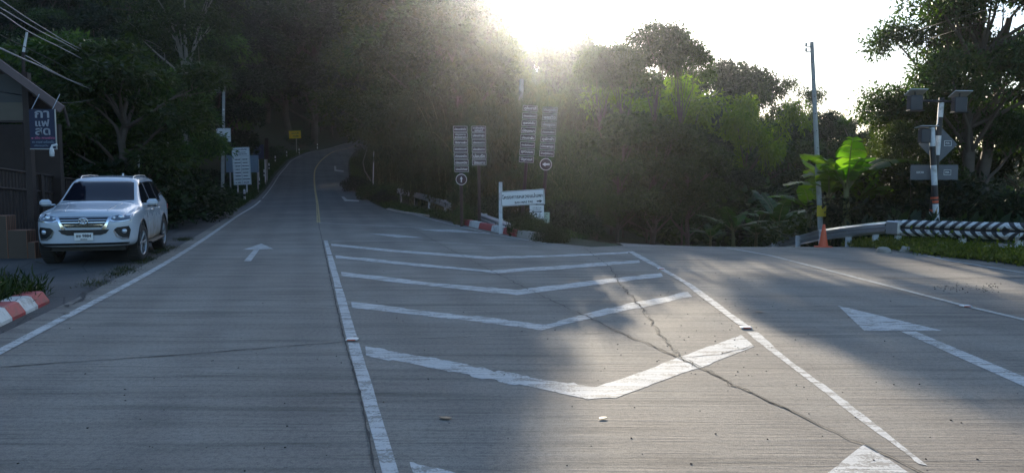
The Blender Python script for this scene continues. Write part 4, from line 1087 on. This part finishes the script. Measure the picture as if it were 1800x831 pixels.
def make_tree(name, seed, h=12, cr=3.6, base=.35, nl=10, per=60, ncl=420, leaf=.2, aspect=.5, lm='leaf_dark', bm_='bark', tr=.22, droop=.25, lob=1.5, clr=.6, twin=False, flat=0):
    rnd = random.Random(seed); r = np.random.default_rng(seed); e = empty(name, (0, 0, 0)); mb = MB(); lobes = []
    th = h * .62; top = Vector((rnd.uniform(-.5, .5), rnd.uniform(-.5, .5), th))
    tp = limb(mb, (0, 0, -.4), top, tr, tr * .45, rnd, 9, .03)
    if twin: limb(mb, (tr * 1.6, .1, -.4), top + Vector((1.6, .5, .5)), tr * .95, tr * .4, rnd, 9, .03)
    for k in range(nl):
        a = 2 * pi * k / nl * 1.618 * 1.7 + rnd.uniform(-.4, .4); z = lerp(base * h + cr * .3, h - cr * .25, (k + rnd.random()) / nl)
        env = math.sin(pi * min(1, max(.12, (z - base * h * .8) / (h * 1.05 - base * h * .8)))) ** .6
        rr = cr * env * rnd.uniform(.3, 1.0); L = (rr * cos(a), rr * sin(a), z, lob * rnd.uniform(.75, 1.25), lob * rnd.uniform(.55, .9)); lobes.append(L)
        i = min(9, max(2, int(9 * min(1, (z - cr * .4) / th) * .95)))
        pp = limb(mb, tp[i], L[:3], min(.1, tr * .38), min(.035, tr * .1), rnd, 6, .1)
        for _ in range(4):
            q = Vector(L[:3]) + Vector((rnd.uniform(-1, 1), rnd.uniform(-1, 1), rnd.uniform(-.6, .8))) * L[3]
            limb(mb, pp[rnd.randint(3, 6)], q, tr * .1, tr * .03, rnd, 4, .12)
    lobes.append((top.x, top.y, h - lob * .8, lob, lob * .8)); limb(mb, top, (top.x, top.y, h - lob), tr * .45, tr * .1, rnd, 5)
    (pts, out), C = crown_points(r, lobes, ncl, clr, per)
    d = out + r.normal(size=out.shape) * .7; d[:, 2] -= droop
    link('crown', leaf_mesh('crown', pts, d, leaf, aspect, seed, flat, M[lm]), e); mb.build('trunk', M[bm_], e)
    e['h'] = h; return e
def make_bamboo(name, seed, h=9, n=26, spread=2.6, leaf=.3, lm='leaf_bamboo', per=190):
    rnd = random.Random(seed); r = np.random.default_rng(seed); e = empty(name, (0, 0, 0)); mb = MB(); P_, D_ = [], []
    for k in range(n):
        a = rnd.uniform(0, 2 * pi); hh = h * rnd.uniform(.6, 1.08); b = Vector((rnd.uniform(-.7, .7), rnd.uniform(-.7, .7), -.2)); R = spread * rnd.uniform(.4, 1.3)
        pts = []
        for i in range(11):
            t = i / 10; pts.append(b + Vector((cos(a) * R * t**2.2, sin(a) * R * t**2.2, hh * (t * 1.25 - .32 * t**3.2) if t < .8 else hh * (t * 1.25 - .32 * t**3.2) - (t - .8) * hh * .35)))
        mb.tube(pts, [lerp(.04, .008, i / 10) for i in range(11)], 5, cap=False)
        for _ in range(per):
            t = rnd.uniform(.12, 1) ** .8 * 10; i = min(9, int(t)); p = pts[i].lerp(pts[i+1], t - i)
            sp = lerp(.9, .5, t / 10); q = p + Vector((rnd.gauss(0, sp * .5), rnd.gauss(0, sp * .5), rnd.gauss(-.25, .3)))
            for _ in range(5):
                P_.append(q + Vector((rnd.gauss(0, .1), rnd.gauss(0, .1), rnd.gauss(0, .1)))); D_.append((rnd.gauss(0, .55), rnd.gauss(0, .55), -1))
    link('crown', leaf_mesh('crown', np.array(P_), np.array(D_), leaf, .16, seed, 0, M[lm]), e); mb.build('culms', M['culm'], e)
    e['h'] = h; return e
def make_bush(name, seed, h=1.6, w=1.3, n=60, per=70, leaf=.12, lm='leaf_mid', aspect=.5, droop=0, clr=.3):
    rnd = random.Random(seed); r = np.random.default_rng(seed); e = empty(name, (0, 0, 0)); mb = MB(); C = []
    for k in range(n):
        a = rnd.uniform(0, 2*pi); q = math.sqrt(rnd.random()); z = h * (.15 + .85 * rnd.random() ** .8 * math.sqrt(max(.05, 1 - q * q * .8)))
        C.append((w * q * cos(a), w * q * sin(a), z))
    for c in C[::3]: limb(mb, (c[0] * .2, c[1] * .2, -.1), c, .018, .006, rnd, 4, .08)
    pts, out = clumps(r, np.array(C), clr, per); d = out + r.normal(size=out.shape) * .6; d[:, 2] -= droop
    pts[:, 2] = np.maximum(pts[:, 2], .02)
    link('foliage', leaf_mesh('foliage', pts, d, leaf, aspect, seed, 0, M[lm]), e); mb.build('stems', M['bark'], e)
    e['h'] = h; return e
def put(proto, px, top, Y, label, cat='tree', wide=1.0, group=None, rz=None, first=[set()], bury=.15, x=None):
    """stand a plant on the ground at depth Y so that its top reaches the photo row 'top'"""
    q = P(px, top, Y); X = q.x if x is None else x; g = H(X, Y); hh = max(.4, q.z - g + bury); s = hh / proto['h']
    rz = random.Random(int(px * 7 + Y * 13)).uniform(0, 6.28) if rz is None else rz
    if proto.name not in first[0]:
        first[0].add(proto.name); r = proto; r.location = (X, Y, g - bury); r.rotation_euler = (0, 0, rz); r.scale = (s * wide, s * wide, s)
        r['label'] = label; r['category'] = cat
        if group: r['group'] = group
        return r
    r = dup(proto, (X, Y, g - bury), rz, label, (s * wide, s * wide, s)); r['category'] = cat
    if group: r['group'] = group
    elif 'group' in r: del r['group']
    return r
TA = make_tree('broadleaf_tree', 11, 13, 4.2, .2, 14, 60, 480, .32, .5, 'leaf_dark', lob=1.35, clr=.5)
TB = make_tree('forest_tree', 12, 14, 3.6, .3, 12, 60, 400, .28, .42, 'leaf_dark', lob=1.2, clr=.5)
TC = make_tree('rainforest_tree', 13, 12, 4.6, .12, 17, 60, 520, .34, .45, 'leaf_mid', lob=1.35, clr=.48, droop=.5)
TD = make_tree('open_tree', 14, 13, 3.2, .45, 9, 50, 240, .2, .5, 'leaf_mid', 'palebark', lob=1.1, clr=.5)
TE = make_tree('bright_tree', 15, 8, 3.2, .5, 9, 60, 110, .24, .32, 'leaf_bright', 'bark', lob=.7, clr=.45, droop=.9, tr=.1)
TSL = make_tree('slender_tree', 17, 12, 1.9, .76, 14, 60, 170, .2, .4, 'leaf_mid', 'bark', lob=.55, clr=.38, tr=.08)
TG = make_tree('olive_tree', 16, 10, 3.8, .1, 13, 60, 420, .2, .45, 'leaf_warm', lob=1.5)
TL = make_tree('drooping_tree', 18, 9, 3.4, .25, 14, 60, 330, .26, .36, 'leaf_light', lob=.95, clr=.42, droop=.7)
BA = make_bamboo('bamboo_clump', 21, 9, 26, 2.8); BB = make_bamboo('green_bamboo_clump', 22, 7, 20, 2.4, .3, 'leaf_mid')
SA = make_bush('leafy_bush', 31, 1.6, 1.3, 80, 70, .12, 'leaf_mid'); SB = make_bush('dark_bush', 32, 2.2, 1.8, 90, 60, .16, 'leaf_dark'); SC_ = make_bush('weedy_bush', 33, .8, .8, 40, 50, .08, 'leaf_warm')
rnd = random.Random(77)
GL = 'dark forest trees massed on the left hillside'; LL = 'dark forest tree in the mass on the left hillside'
GM = 'trees on the slope inside the bend'; LM = 'tree with hanging foliage on the slope inside the bend'
SEED = 0
def forest(Y, x0, x1, step, top, protos, lab, grp, wide=1.0, jit=18, cond=None):
    x = x0; rnd = random.Random(int(Y * 13 + SEED))
    while x <= x1:
        px = x + rnd.uniform(-.25, .25) * step; YY = Y + rnd.uniform(-3, 3); X = P(px, 300, YY).x
        if cond is None or cond(X, YY): put(rnd.choice(protos), px, (top(px) if callable(top) else top) + rnd.uniform(-jit, jit), YY, lab, 'tree', wide * rnd.uniform(.9, 1.15), grp)
        x += step
leftok = lambda X, Y: X < XL(Y) - 3.5
put(TL, 110, 62, 30, 'pale-leaved drooping tree rising behind the house roof', wide=1.2); put(TL, 215, 70, 27, 'nearest drooping tree hanging over the hedge behind the car', wide=1.25)
put(TL, 290, 128, 34, 'smaller drooping tree between the car and the slim concrete pole', wide=1.1); put(TD, 308, -60, 46, 'tall tree with a pale straight trunk on the dark hillside')
put(TL, 325, 20, 66, 'pale-leaved tree high on the hillside above the slim pole', wide=1.1); put(TL, 385, 60, 100, 'pale-leaved tree overhanging the left road edge uphill', wide=1.1)
forest(31, -140, 200, 90, 95, [TA, TC, TB], LL, GL, 1.0, 25, leftok)
forest(44, -120, 230, 85, lambda x: 70 + max(0, x - 100) * .1, [TA, TC, TG], LL, GL, 1.1, 25, leftok)
forest(66, -80, 380, 75, lambda x: 20 + max(0, x - 200) * .35, [TA, TB, TC], LL, GL, 1.1, 25, leftok)
forest(78, -60, 400, 72, lambda x: -30, [TA, TB, TC, TG], LL, GL, 1.15, 25, leftok)
forest(88, -60, 390, 66, lambda x: -90, [TA, TB], LL, GL, 1.2, 25, leftok)
forest(106, 200, 430, 55, lambda x: -60 + (x - 200) * .1, [TA, TB, TC], LL, GL, 1.2, 20, leftok)
forest(126, 380, 570, 42, -50, [TA, TC], LL, GL, 1.2, 20, lambda X, Y: X < XL(Y) - 3)
GB = 'trees closing the view behind the bend'; LB = 'dark tree closing the view behind the bend'
forest(146, 430, 800, 42, -40, [TA, TC, TB], LB, GB, 1.25, 20, lambda X, Y: not (XL(Y) - 1.5 < X < XK(Y) + 1.5))
forest(175, 400, 760, 40, -60, [TA, TB], LB, GB, 1.4, 20)
forest(138, 545, 622, 22, 190, [TC, TA], LB, GB, 1.3, 12, lambda X, Y: X < XL(Y) - 2)
forest(195, 440, 690, 45, -60, [TC, TA], LB, GB, 1.5, 15)
forest(158, 520, 760, 30, 150, [TC, SB], LB, GB, 1.5, 20, lambda X, Y: not (XL(Y) - 1.5 < X < XK(Y) + 1.5))
# inside the bend
midok = lambda X, Y: X > XK(Y) + 3.0
forest(112, 680, 770, 48, lambda x: -50 + max(0, x - 760) * .3, [TA, TC], LM, GM, 1.2, 15, midok)
forest(92, 670, 745, 44, lambda x: -30, [TG, TC, TA], LM, GM, 1.2, 15, midok)
forest(74, 665, 795, 44, lambda x: -30 + max(0, x - 800) * .4, [TG, TC, TB], LM, GM, 1.15, 15, midok)
forest(57, 700, 800, 45, lambda x: 0, [TG, TC], LM, GM, 1.1, 15, midok)
put(TG, 770, 10, 44, 'broad olive tree rising left of the name boards', wide=1.1); put(TC, 818, 40, 41, 'tall tree in front of the sun above the shorter name boards', wide=.9)
put(TG, 878, 58, 42, 'tall tree right under the sun glare', wide=.5); put(TB, 815, -10, 52, 'high tree behind the one under the sun glare', wide=.8)
for a in ((672, 215, 62, BA, 'bamboo drooping over the road on the inside of the bend'), (700, 150, 52, BA, 'brown bamboo clump above the far end of the left guardrail'), (745, 160, 43, BB, 'green bamboo clump behind the dented guardrail'),
          (785, 140, 37, BA, 'brown bamboo clump left of the shorter name boards'), (830, 160, 33, BB, 'bamboo clump hanging behind the shorter name boards'), (880, 130, 32.5, BA, 'bamboo clump between the two name board stands'),
          (935, 150, 34, BA, 'bamboo clump behind the taller name boards'), (985, 205, 31, BB, 'green bamboo clump right of the taller name boards'), (650, 245, 70, BB, 'small bamboo at the innermost edge of the bend'),
          (1010, 265, 28, BB, 'low arching bamboo right of the village sign'), (720, 60, 60, BA, 'tall bamboo high on the slope inside the bend'), (800, 60, 50, BA, 'tall bamboo above the shorter name boards')):
    put(a[3], a[0], a[1], a[2], a[4], 'bamboo', 1.0)
# right-hand valley trees
for px, top, Y, pr, w, lab in (
    (905, 50, 108, TC, 1.0, 'distant hazy tree just right of the sun'), (938, 50, 104, TA, .6, 'distant tree silhouetted left of the sky gap'), (970, 62, 100, TC, .5, 'distant leafy tree at the left rim of the open sky'), (996, 56, 101, TA, .5, 'highest distant treetop at the left rim of the open sky'), (1020, 66, 99, TC, .5, 'distant treetop just right of the highest one beside the open sky'),
    (1012, 72, 100, TB, .7, 'narrow distant tree at the rim of the open sky'),
    (1045, 84, 98, TC, .8, 'rounded tree below the left end of the open sky'), (1095, 86, 96, TA, .9, 'dark tree between the sky gap and the tall feathery tree'),
    (1150, 44, 40, TSL, .85, 'tall feathery tree with separate leaf clusters against the sky'), (1203, 54, 41, TSL, .75, 'second tall feathery tree with a lobed top against the sky'),
    (1205, 128, 62, TB, .9, 'dark tree below the feathery pair'), (1265, 112, 66, TB, .85, 'dark pointed tree right of the feathery pair'), (1300, 118, 70, TA, .75, 'second dark pointed tree right of the feathery pair'),
    (1348, 132, 68, TD, .8, 'open-crowned tree left of the leaning concrete pole'), (1330, 215, 60, TC, 1.1, 'wide dark tree with pale branches below the open-crowned one'), (1385, 215, 62, TB, 1.1, 'dark tree just left of the leaning pole'),
    (1418, 158, 66, TD, .7, 'thin tree directly behind the leaning pole'), (1455, 200, 64, TB, .9, 'dark tree right of the leaning pole'), (1490, 232, 70, TA, .9, 'dark tree behind the tallest banana leaf'),
    (1052, 84, 40, TSL, .85, 'slender leafy tree standing at the left end of the open sky'), (1098, 82, 39, TSL, .9, 'slender leafy tree left of the tall feathery tree'),
    (1030, 158, 58, TG, .9, 'hazy tree standing behind the low arching bamboo'), (1090, 150, 58, TC, .9, 'rounded dark tree left of the feathery pair'),
    (1085, 205, 36, TC, 1.0, 'low leafy tree in front of the slender trunks'), (1150, 210, 37, TG, 1.2, 'low olive tree in front of the slender trunks'), (1215, 222, 38, TC, 1.0, 'low tree right of the slender trunks'),
    (1120, 200, 48, TC, 1.1, 'broad shaded tree in the middle of the valley'), (1180, 230, 46, TA, 1.1, 'shaded tree left of the drooping bright branch'), (1235, 240, 50, TB, 1.2, 'shaded tree under the drooping bright branch'),
    (1075, 240, 40, TC, .9, 'shaded leafy tree right of the low bamboo'), (1050, 330, 33, TG, .9, 'low olive tree at the road crest'), (1140, 330, 38, TC, 1.3, 'low spreading tree past the road crest'), (1290, 300, 46, TA, 1.4, 'low dark tree behind the shaded banana plants'),
    (1400, 300, 48, TC, 1.3, 'low dark tree behind the sunlit banana plants'), (1520, 205, 60, TD, .9, 'small open tree in the sky gap left of the lamp posts'), (1555, 200, 56, TB, .8, 'small dark tree left of the lamp posts'),
    (1165, 140, 52, TE, 1.0, 'tree with yellow-green drooping branches lit from behind'), (1230, 170, 54, TE, .8, 'second tree with bright drooping leaves lit from behind'), (1328, 176, 50, TE, .7, 'small sunlit tree with pale leaves left of the pole')):
    put(pr, px, top, Y, lab, wide=w)
FB = 'bushes filling the valley floor'
for i in range(26): put(SB if i % 3 else SA, 1010 + i * 23 + rnd.uniform(-8, 8), rnd.uniform(300, 345), rnd.choice((48, 56, 64)), 'dark bush filling the shaded valley floor past the road crest', 'bush', 1.3, FB)
for i in range(9): put(TC, 1020 + i * 58, rnd.uniform(250, 285), 80 + (i % 3) * 6, 'low dark tree closing the valley behind the other trees', 'tree', 1.4, 'low trees closing the valley')
for i in range(7): put(TA if i % 2 else TB, 1500 + i * 62, rnd.uniform(250, 275), 60 + (i % 3) * 8, 'distant low tree seen under the crowns at the right', 'tree', 1.3, 'distant low trees at the right')
# right foreground: big tree and undergrowth
TBIG = make_tree('big_roadside_tree', 41, 15, 5.0, .2, 34, 60, 1500, .2, .42, 'leaf_mid', 'bark', tr=.36, lob=1.3, clr=.55, twin=True, droop=.35)
put(TBIG, 1735, -190, 26, 'big twin-trunked roadside tree at the right edge', rz=0, wide=.9)
for px, top, Y, pr, w, lab in ((1600, 150, 27, TG, .8, 'leafy olive tree behind the warning lamp poles'), (1592, 215, 24.5, TG, .8, 'low olive tree left of the warning lamp poles'), (1640, 185, 28.5, TC, .8, 'green tree between the lamp poles and the big trunk'),
                               (1860, 60, 30, TC, 1, 'dark tree cut by the right edge of the frame'), (1590, 290, 24, SB, 1.1, 'dark bush at the left of the striped guardrail'), (1660, 310, 24, SB, 1.1, 'dark bush behind the foot of the lamp poles'),
                               (1790, 340, 23, SB, 1.0, 'dark bush right of the big trunk'), (1720, 330, 29, SB, 1.2, 'dark bush behind the big trunk'), (1535, 366, 24, SA, 1.0, 'green bush under the sunlit banana leaves'),
                               (1480, 374, 27, SB, 1.0, 'dark bush behind the bare guardrail'), (1410, 375, 39, SA, 1.3, 'green bush left of the leaning pole'), (1385, 392, 40, SA, 1.2, 'small green bush at the road crest'), (1460, 382, 27, SC_, 1.4, 'weeds around the base of the leaning pole')):
    put(pr, px, top, Y, lab, 'bush' if pr in (SA, SB, SC_) else 'tree', w)
# bushes by the sign and kerb, left hedge
for px, top, Y, pr, w, lab in ((690, 322, 48, SA, 1.0, 'bush over the far end of the left guardrail'), (816, 358, 28.4, SA, .5, 'bush covering the gap in the left guardrail'), (925, 374, 23.2, SA, .75, 'bush with pale flecks below the village sign'),
                               (945, 385, 22.6, SA, .8, 'bush in front of the pale green notice'), (968, 396, 21.2, SA, 1.0, 'bush spilling over the kerb end'), (1000, 355, 25, SB, 1, 'dark bush right of the notices'), (868, 345, 28.5, SB, .7, 'dark bush behind the sign post'),
                               (625, 310, 62, SB, 1, 'dark bush at the inside edge of the bend'), (655, 322, 52, SA, 1, 'bush at the foot of the thin white post'), (675, 335, 47, SB, 1, 'dark bush above the bare stone kerb'),
                               (310, 300, 33, SB, 1.3, 'dark hedge bush directly behind the car'), (338, 316, 38, SB, 1.0, 'dark hedge bush left of the slim concrete pole'), (345, 322, 44, SA, 1.0, 'hedge bush at the foot of the slim concrete pole'), (260, 290, 29, SB, 1.2, 'leafy bush rising over the car roof'),
                               (215, 290, 27, SB, 1.3, 'dark bush behind the car windshield'), (368, 300, 64, SB, 1.2, 'dark bush behind the wide blue board'), (432, 285, 80, SB, 1.2, 'dark bush behind the navy board'), (474, 258, 98, SB, 1.0, 'dark bush left of the yellow sign'), (525, 235, 122, SB, 1.3, 'dark bush behind the farthest guide post'),
                               (150, 285, 26, SB, 1.3, 'dark bush between the fence and the car')):
    put(pr, px, top, Y, lab, 'bush', w)
# banana plants
def make_banana(name, seed, lm, n=8, L=2.3, h=2.0):
    rnd = random.Random(seed); e = empty(name, (0, 0, 0)); st = MB()
    st.tube([(0, 0, -.3), (.03, 0, h*.5), (0, .02, h)], [.13, .11, .07], 12).build('stem', M['culm'], e)
    for k in range(n):
        a = 2*pi*k/n + rnd.uniform(-.35, .35); el = rnd.uniform(.95, 1.5); LL = L*rnd.uniform(.75, 1.1); cur = rnd.uniform(.35, 1.15)
        pts = []; p = Vector((0, 0, h*.93)); ang = el; N = 18
        for i in range(N + 1):
            pts.append(p.copy()); p = p + Vector((cos(a)*cos(ang), sin(a)*cos(ang), sin(ang))) * LL / N; ang -= cur / N * (1 + i / N)
        mb = MB(); side = Vector((-sin(a), cos(a), 0))
        for s in (-1, 1):
            i = 3
            while i < N:
                seg = rnd.choice((1, 1, 2, 3)); j = min(N, i + seg); vs = []; droop = rnd.uniform(.08, .35)
                for q in (i + .05, j - (.12 if seg < 3 else .02)):
                    i0 = min(N - 1, int(q)); c = pts[i0].lerp(pts[i0+1], q - i0); t = (q - 3) / (N - 3); w = .40 * (max(0, sin(pi * (t*.92 + .06)))) ** .55 * rnd.uniform(.92, 1.05)
                    d = (pts[i0+1] - pts[i0]).normalized()
                    for f in (0, .5, 1): vs.append(c + side * s * w * f + Vector((0, 0, .05 * f - droop * w * f * f * 1.8)) + d * w * f * .35)
                mb.add(vs, [(0, 1, 4, 3), (1, 2, 5, 4)] if s > 0 else [(3, 4, 1, 0), (4, 5, 2, 1)], 0, True); i = j
        mb.tube(pts, [lerp(.035, .006, i / N) for i in range(N + 1)], 5, 1)
        lf = mb.build('leaf', [M[lm], M['culm']], e)
    e['h'] = h + L * .75; return e
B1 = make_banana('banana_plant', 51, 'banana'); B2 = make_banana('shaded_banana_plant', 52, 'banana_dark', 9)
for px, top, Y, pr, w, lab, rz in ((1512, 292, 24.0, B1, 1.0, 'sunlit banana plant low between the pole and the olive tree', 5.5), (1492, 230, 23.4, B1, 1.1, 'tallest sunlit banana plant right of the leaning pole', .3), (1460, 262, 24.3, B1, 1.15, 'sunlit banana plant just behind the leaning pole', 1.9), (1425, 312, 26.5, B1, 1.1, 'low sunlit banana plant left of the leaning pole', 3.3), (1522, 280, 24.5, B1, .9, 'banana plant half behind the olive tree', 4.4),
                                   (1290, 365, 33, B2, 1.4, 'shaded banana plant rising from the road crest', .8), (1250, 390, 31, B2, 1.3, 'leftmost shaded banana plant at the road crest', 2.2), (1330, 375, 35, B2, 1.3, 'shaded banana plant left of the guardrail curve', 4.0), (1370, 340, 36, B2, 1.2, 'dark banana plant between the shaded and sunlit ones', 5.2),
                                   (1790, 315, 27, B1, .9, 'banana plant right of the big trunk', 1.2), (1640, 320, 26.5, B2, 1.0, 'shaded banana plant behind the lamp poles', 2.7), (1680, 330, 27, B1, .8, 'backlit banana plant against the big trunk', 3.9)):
    put(pr, px, top, Y, lab, 'banana plant', w, rz=rz)
# ground cover: nobody could count it
def cover(name, spots, leaf, per, lm, lab, seed, hgt=.12, cat='ground cover', aspect=.5):
    r = np.random.default_rng(seed); C = np.array([(x, y, H(x, y) + z) for x, y, z in spots]); P_ = np.repeat(C, per, 0); o = r.normal(size=P_.shape) * np.array([.12, .12, hgt * .5])
    P_ = P_ + o; hz = np.repeat(C[:, 2], per); P_[:, 2] = np.maximum(P_[:, 2], hz - .05)
    d = r.normal(size=P_.shape) * .6; d[:, 2] = np.abs(d[:, 2]) + .45
    return tag(link(name, leaf_mesh(name, P_, d, leaf, aspect, seed, 0, M[lm])), lab, cat, kind='stuff')
rr = random.Random(3)
sp = []
for _ in range(1500):
    y = rr.uniform(11, 21); x = rr.uniform(.05, 1.6) ** 1.0; sp.append((min(XR(y) + x, 13.5), y, rr.uniform(0, .04)))
cover('verge_plants', sp, .085, 22, 'leaf_verge', 'low yellow-green plants along the right verge', 1, .06)
cover('verge_weeds', sp[::14], .08, 26, 'leaf_bright', 'taller bright weeds on the right verge', 2, .3, 'weeds')
sp = [(lerp(-8.6, -6.8, rr.random() ** .7), rr.uniform(6, 11.6), rr.uniform(0, .12)) for _ in range(900)]
sp = [q for q in sp if q[0] < -6.62 - (q[1] - 9.7) * .26]
cover('grass_verge', sp, .16, 26, 'leaf_mid', 'green grass behind the near red and white kerb', 3, .2, 'grass', .14)
sp = []
for _ in range(700):
    y = rr.uniform(11, 22) ; sp.append((XL(y) - .55 + rr.gauss(0, .08) - (0.5 if y < 12.4 else 0) * rr.random() * 2, y, 0))
sp = [q for q in sp if random.Random(int(q[1] * 3.1)).random() < .3]
cover('edge_tufts', sp, .055, 14, 'leaf_warm', 'dry grass tufts along the cracked asphalt edge', 4, .05, 'grass', .14)
sp = []
for _ in range(2600):
    y = rr.uniform(38, 112); sp.append((XL(y) - .8 - rr.random() ** 1.5 * 4, y, 0))
cover('roadside_grass', sp, .2, 20, 'leaf_mid', 'dark grass strip along the left road edge', 5, .1, 'grass', .14)
sp = []
for _ in range(2000):
    y = rr.uniform(21.5, 100); sp.append((XK(y) + .35 + rr.random() ** 1.5 * (3 if y > 46 else .9), y, 0))
cover('bank_grass', sp, .13, 20, 'leaf_mid', 'leafy undergrowth along the inside of the bend', 6, .12, 'undergrowth', .3)
sp = []
for _ in range(3000):
    y = rr.uniform(20, 75); x = rr.uniform(XK(y) + 2, 14); 
    if x > 2.5 and x < XR(min(y, 80)) + .8: continue
    sp.append((x, y, 0))
sp = [q for q in sp if q[0] > XK(q[1]) + (3.6 if q[1] < 47 else 2)]
for _ in range(2600):
    y = rr.uniform(21, 60); x = rr.uniform(9.5, 30)
    if x > XR(y) + 2.6: sp.append((x, y, 0))
for _ in range(2500): sp.append((rr.uniform(-34, -16), rr.uniform(24, 60), 0))
sp = [q for q in sp if not (XL(q[1]) - (8 if q[1] < 36 else 3.5) < q[0] < XK(q[1]) + 1)]
cover('undergrowth', sp, .4, 14, 'leaf_dark', 'dark tangled undergrowth beneath the trees', 7, .5, 'undergrowth', .4)
# stones and litter
def rock(name, c, s, m, seed, lab, grp=None):
    r = random.Random(seed); bm = bmesh.new(); bmesh.ops.create_icosphere(bm, subdivisions=2, radius=1)
    for v in bm.verts:
        v.co *= r.uniform(.8, 1.12); v.co = Vector((v.co.x * s[0], v.co.y * s[1], v.co.z * s[2]))
    me = bpy.data.meshes.new(name); bm.to_mesh(me); bm.free(); tag(link(name, me, None, M[m], c, (0, 0, r.uniform(0, 6))), lab, 'stone', grp)
for i, (px, py, s) in enumerate(((1553, 436, .2), (1592, 435, .22), (1655, 437, .17), (1733, 443, .2), (1712, 449, .09), (1790, 440, .16), (1630, 436, .12), (1765, 447, .3))):
    d = ray(px, py + 3); Yk = 17.2 if px > 1700 else 18.2; p = P(px, py, Yk); rock('stone', (p.x, Yk, H(p.x, Yk) + .02), (s, s * .6, s * .6), 'stone', i, ('pale stone nearest the guardrail end plate on the right verge', 'pale stone left of the banded poles at the verge edge', 'small pale stone just right of the banded poles', 'pale stone below the centre of the striped guardrail', 'tiny pale stone lowest on the right verge', 'pale stone farthest right in the verge plants', 'small pale stone directly below the banded poles', 'largest brownish stone at the right end of the verge')[i], 'stones on the right verge')
rock('broken_kerb_lump', flatY(64, 516) + Vector((-.1, .1, .15)), (.16, .12, .08), 'stone', 91, 'speckled lump of broken concrete on top of the near kerb')
bmx = MB(); rg_ = random.Random(8)
def chip(mb, p, s, rg_): 
    a = rg_.uniform(0, 3); mb.box((p.x, p.y, p.z + s * .3), (s, s * rg_.uniform(.5, 1), s * .6), rz=a, rx=rg_.uniform(-.3, .3))
for _ in range(110):
    z = (rg_.uniform(950, 1540), rg_.uniform(90, 520)); px, py = z[0] / 1.9275 + 550, z[1] / 1.9275 + 400
    if rg_.random() < .5: px, py = rg_.gauss(1290, 60), rg_.gauss(560, 50)
    p = G(px, max(445, py)); chip(bmx, p, rg_.choice((.006, .008, .010, .013)), rg_)
for _ in range(160): p = G(rg_.uniform(0, 1790), rg_.uniform(445, 830)); chip(bmx, p, rg_.choice((.006, .008, .011)), rg_)
for _ in range(120): p = G(rg_.uniform(1640, 1760), rg_.gauss(506, 4)); chip(bmx, p, rg_.choice((.008, .011, .016)), rg_)
tag(bmx.build('gravel', M['darkstone']), 'scattered dark gravel crumbs on the concrete', 'gravel', kind='stuff')
def litter(px, py, L, lab, seed):
    r = random.Random(seed); g = G(px, py); vs = []; a = r.uniform(-.4, .4)
    for i in range(7):
        t = i / 6; w = .32 * L * math.sin(pi * (t * .9 + .05)); z = .001 + .05 * L * 4 * (t - .5) ** 2
        for k in (-1, 0, 1): vs.append(((t - .5) * L, k * w, z + abs(k) * w * .12))
    fs = [(i*3+k, i*3+k+1, i*3+k+4, i*3+k+3) for i in range(6) for k in (0, 1)]
    o = MB().add(vs, fs, 0, True).build('fallen_leaf', M['deadleaf'], None, g + Vector((0, 0, .006)), (0, 0, a)); solidify(o, .002); tag(o, lab, 'leaf')
litter(783, 736, .10, 'large curled dry leaf on the concrete below the widest chevron', 1); litter(1060, 736, .07, 'small dark dry leaf right of the curled one', 2)
litter(1335, 549, .12, 'dry leaf lying in the sunny patch on the right lane', 3); litter(117, 552, .1, 'pale dry leaf on the asphalt by the near kerb', 4)
# ---------------------------------------------------------------- air
def haze(d, aniso=.0):
    bm = bmesh.new(); bmesh.ops.create_cube(bm, size=1)
    me = bpy.data.meshes.new('haze'); bm.to_mesh(me); bm.free()
    o = link('haze', me); o.scale = (1500, 1300, 120); o.location = (0, 310, 30); 
    m = bpy.data.materials.new('haze'); m.use_nodes = True; n = m.node_tree.nodes; n.remove(n['Principled BSDF'])
    v = n.new('ShaderNodeVolumePrincipled'); v.inputs['Density'].default_value = d; v.inputs['Anisotropy'].default_value = aniso
    v.inputs['Color'].default_value = (.86, .91, 1, 1)
    m.node_tree.links.new(v.outputs[0], n['Material Output'].inputs['Volume']); me.materials.append(m)
    tag(o, 'thin morning haze in the air', 'haze', kind='stuff')
haze(.00031, .89)
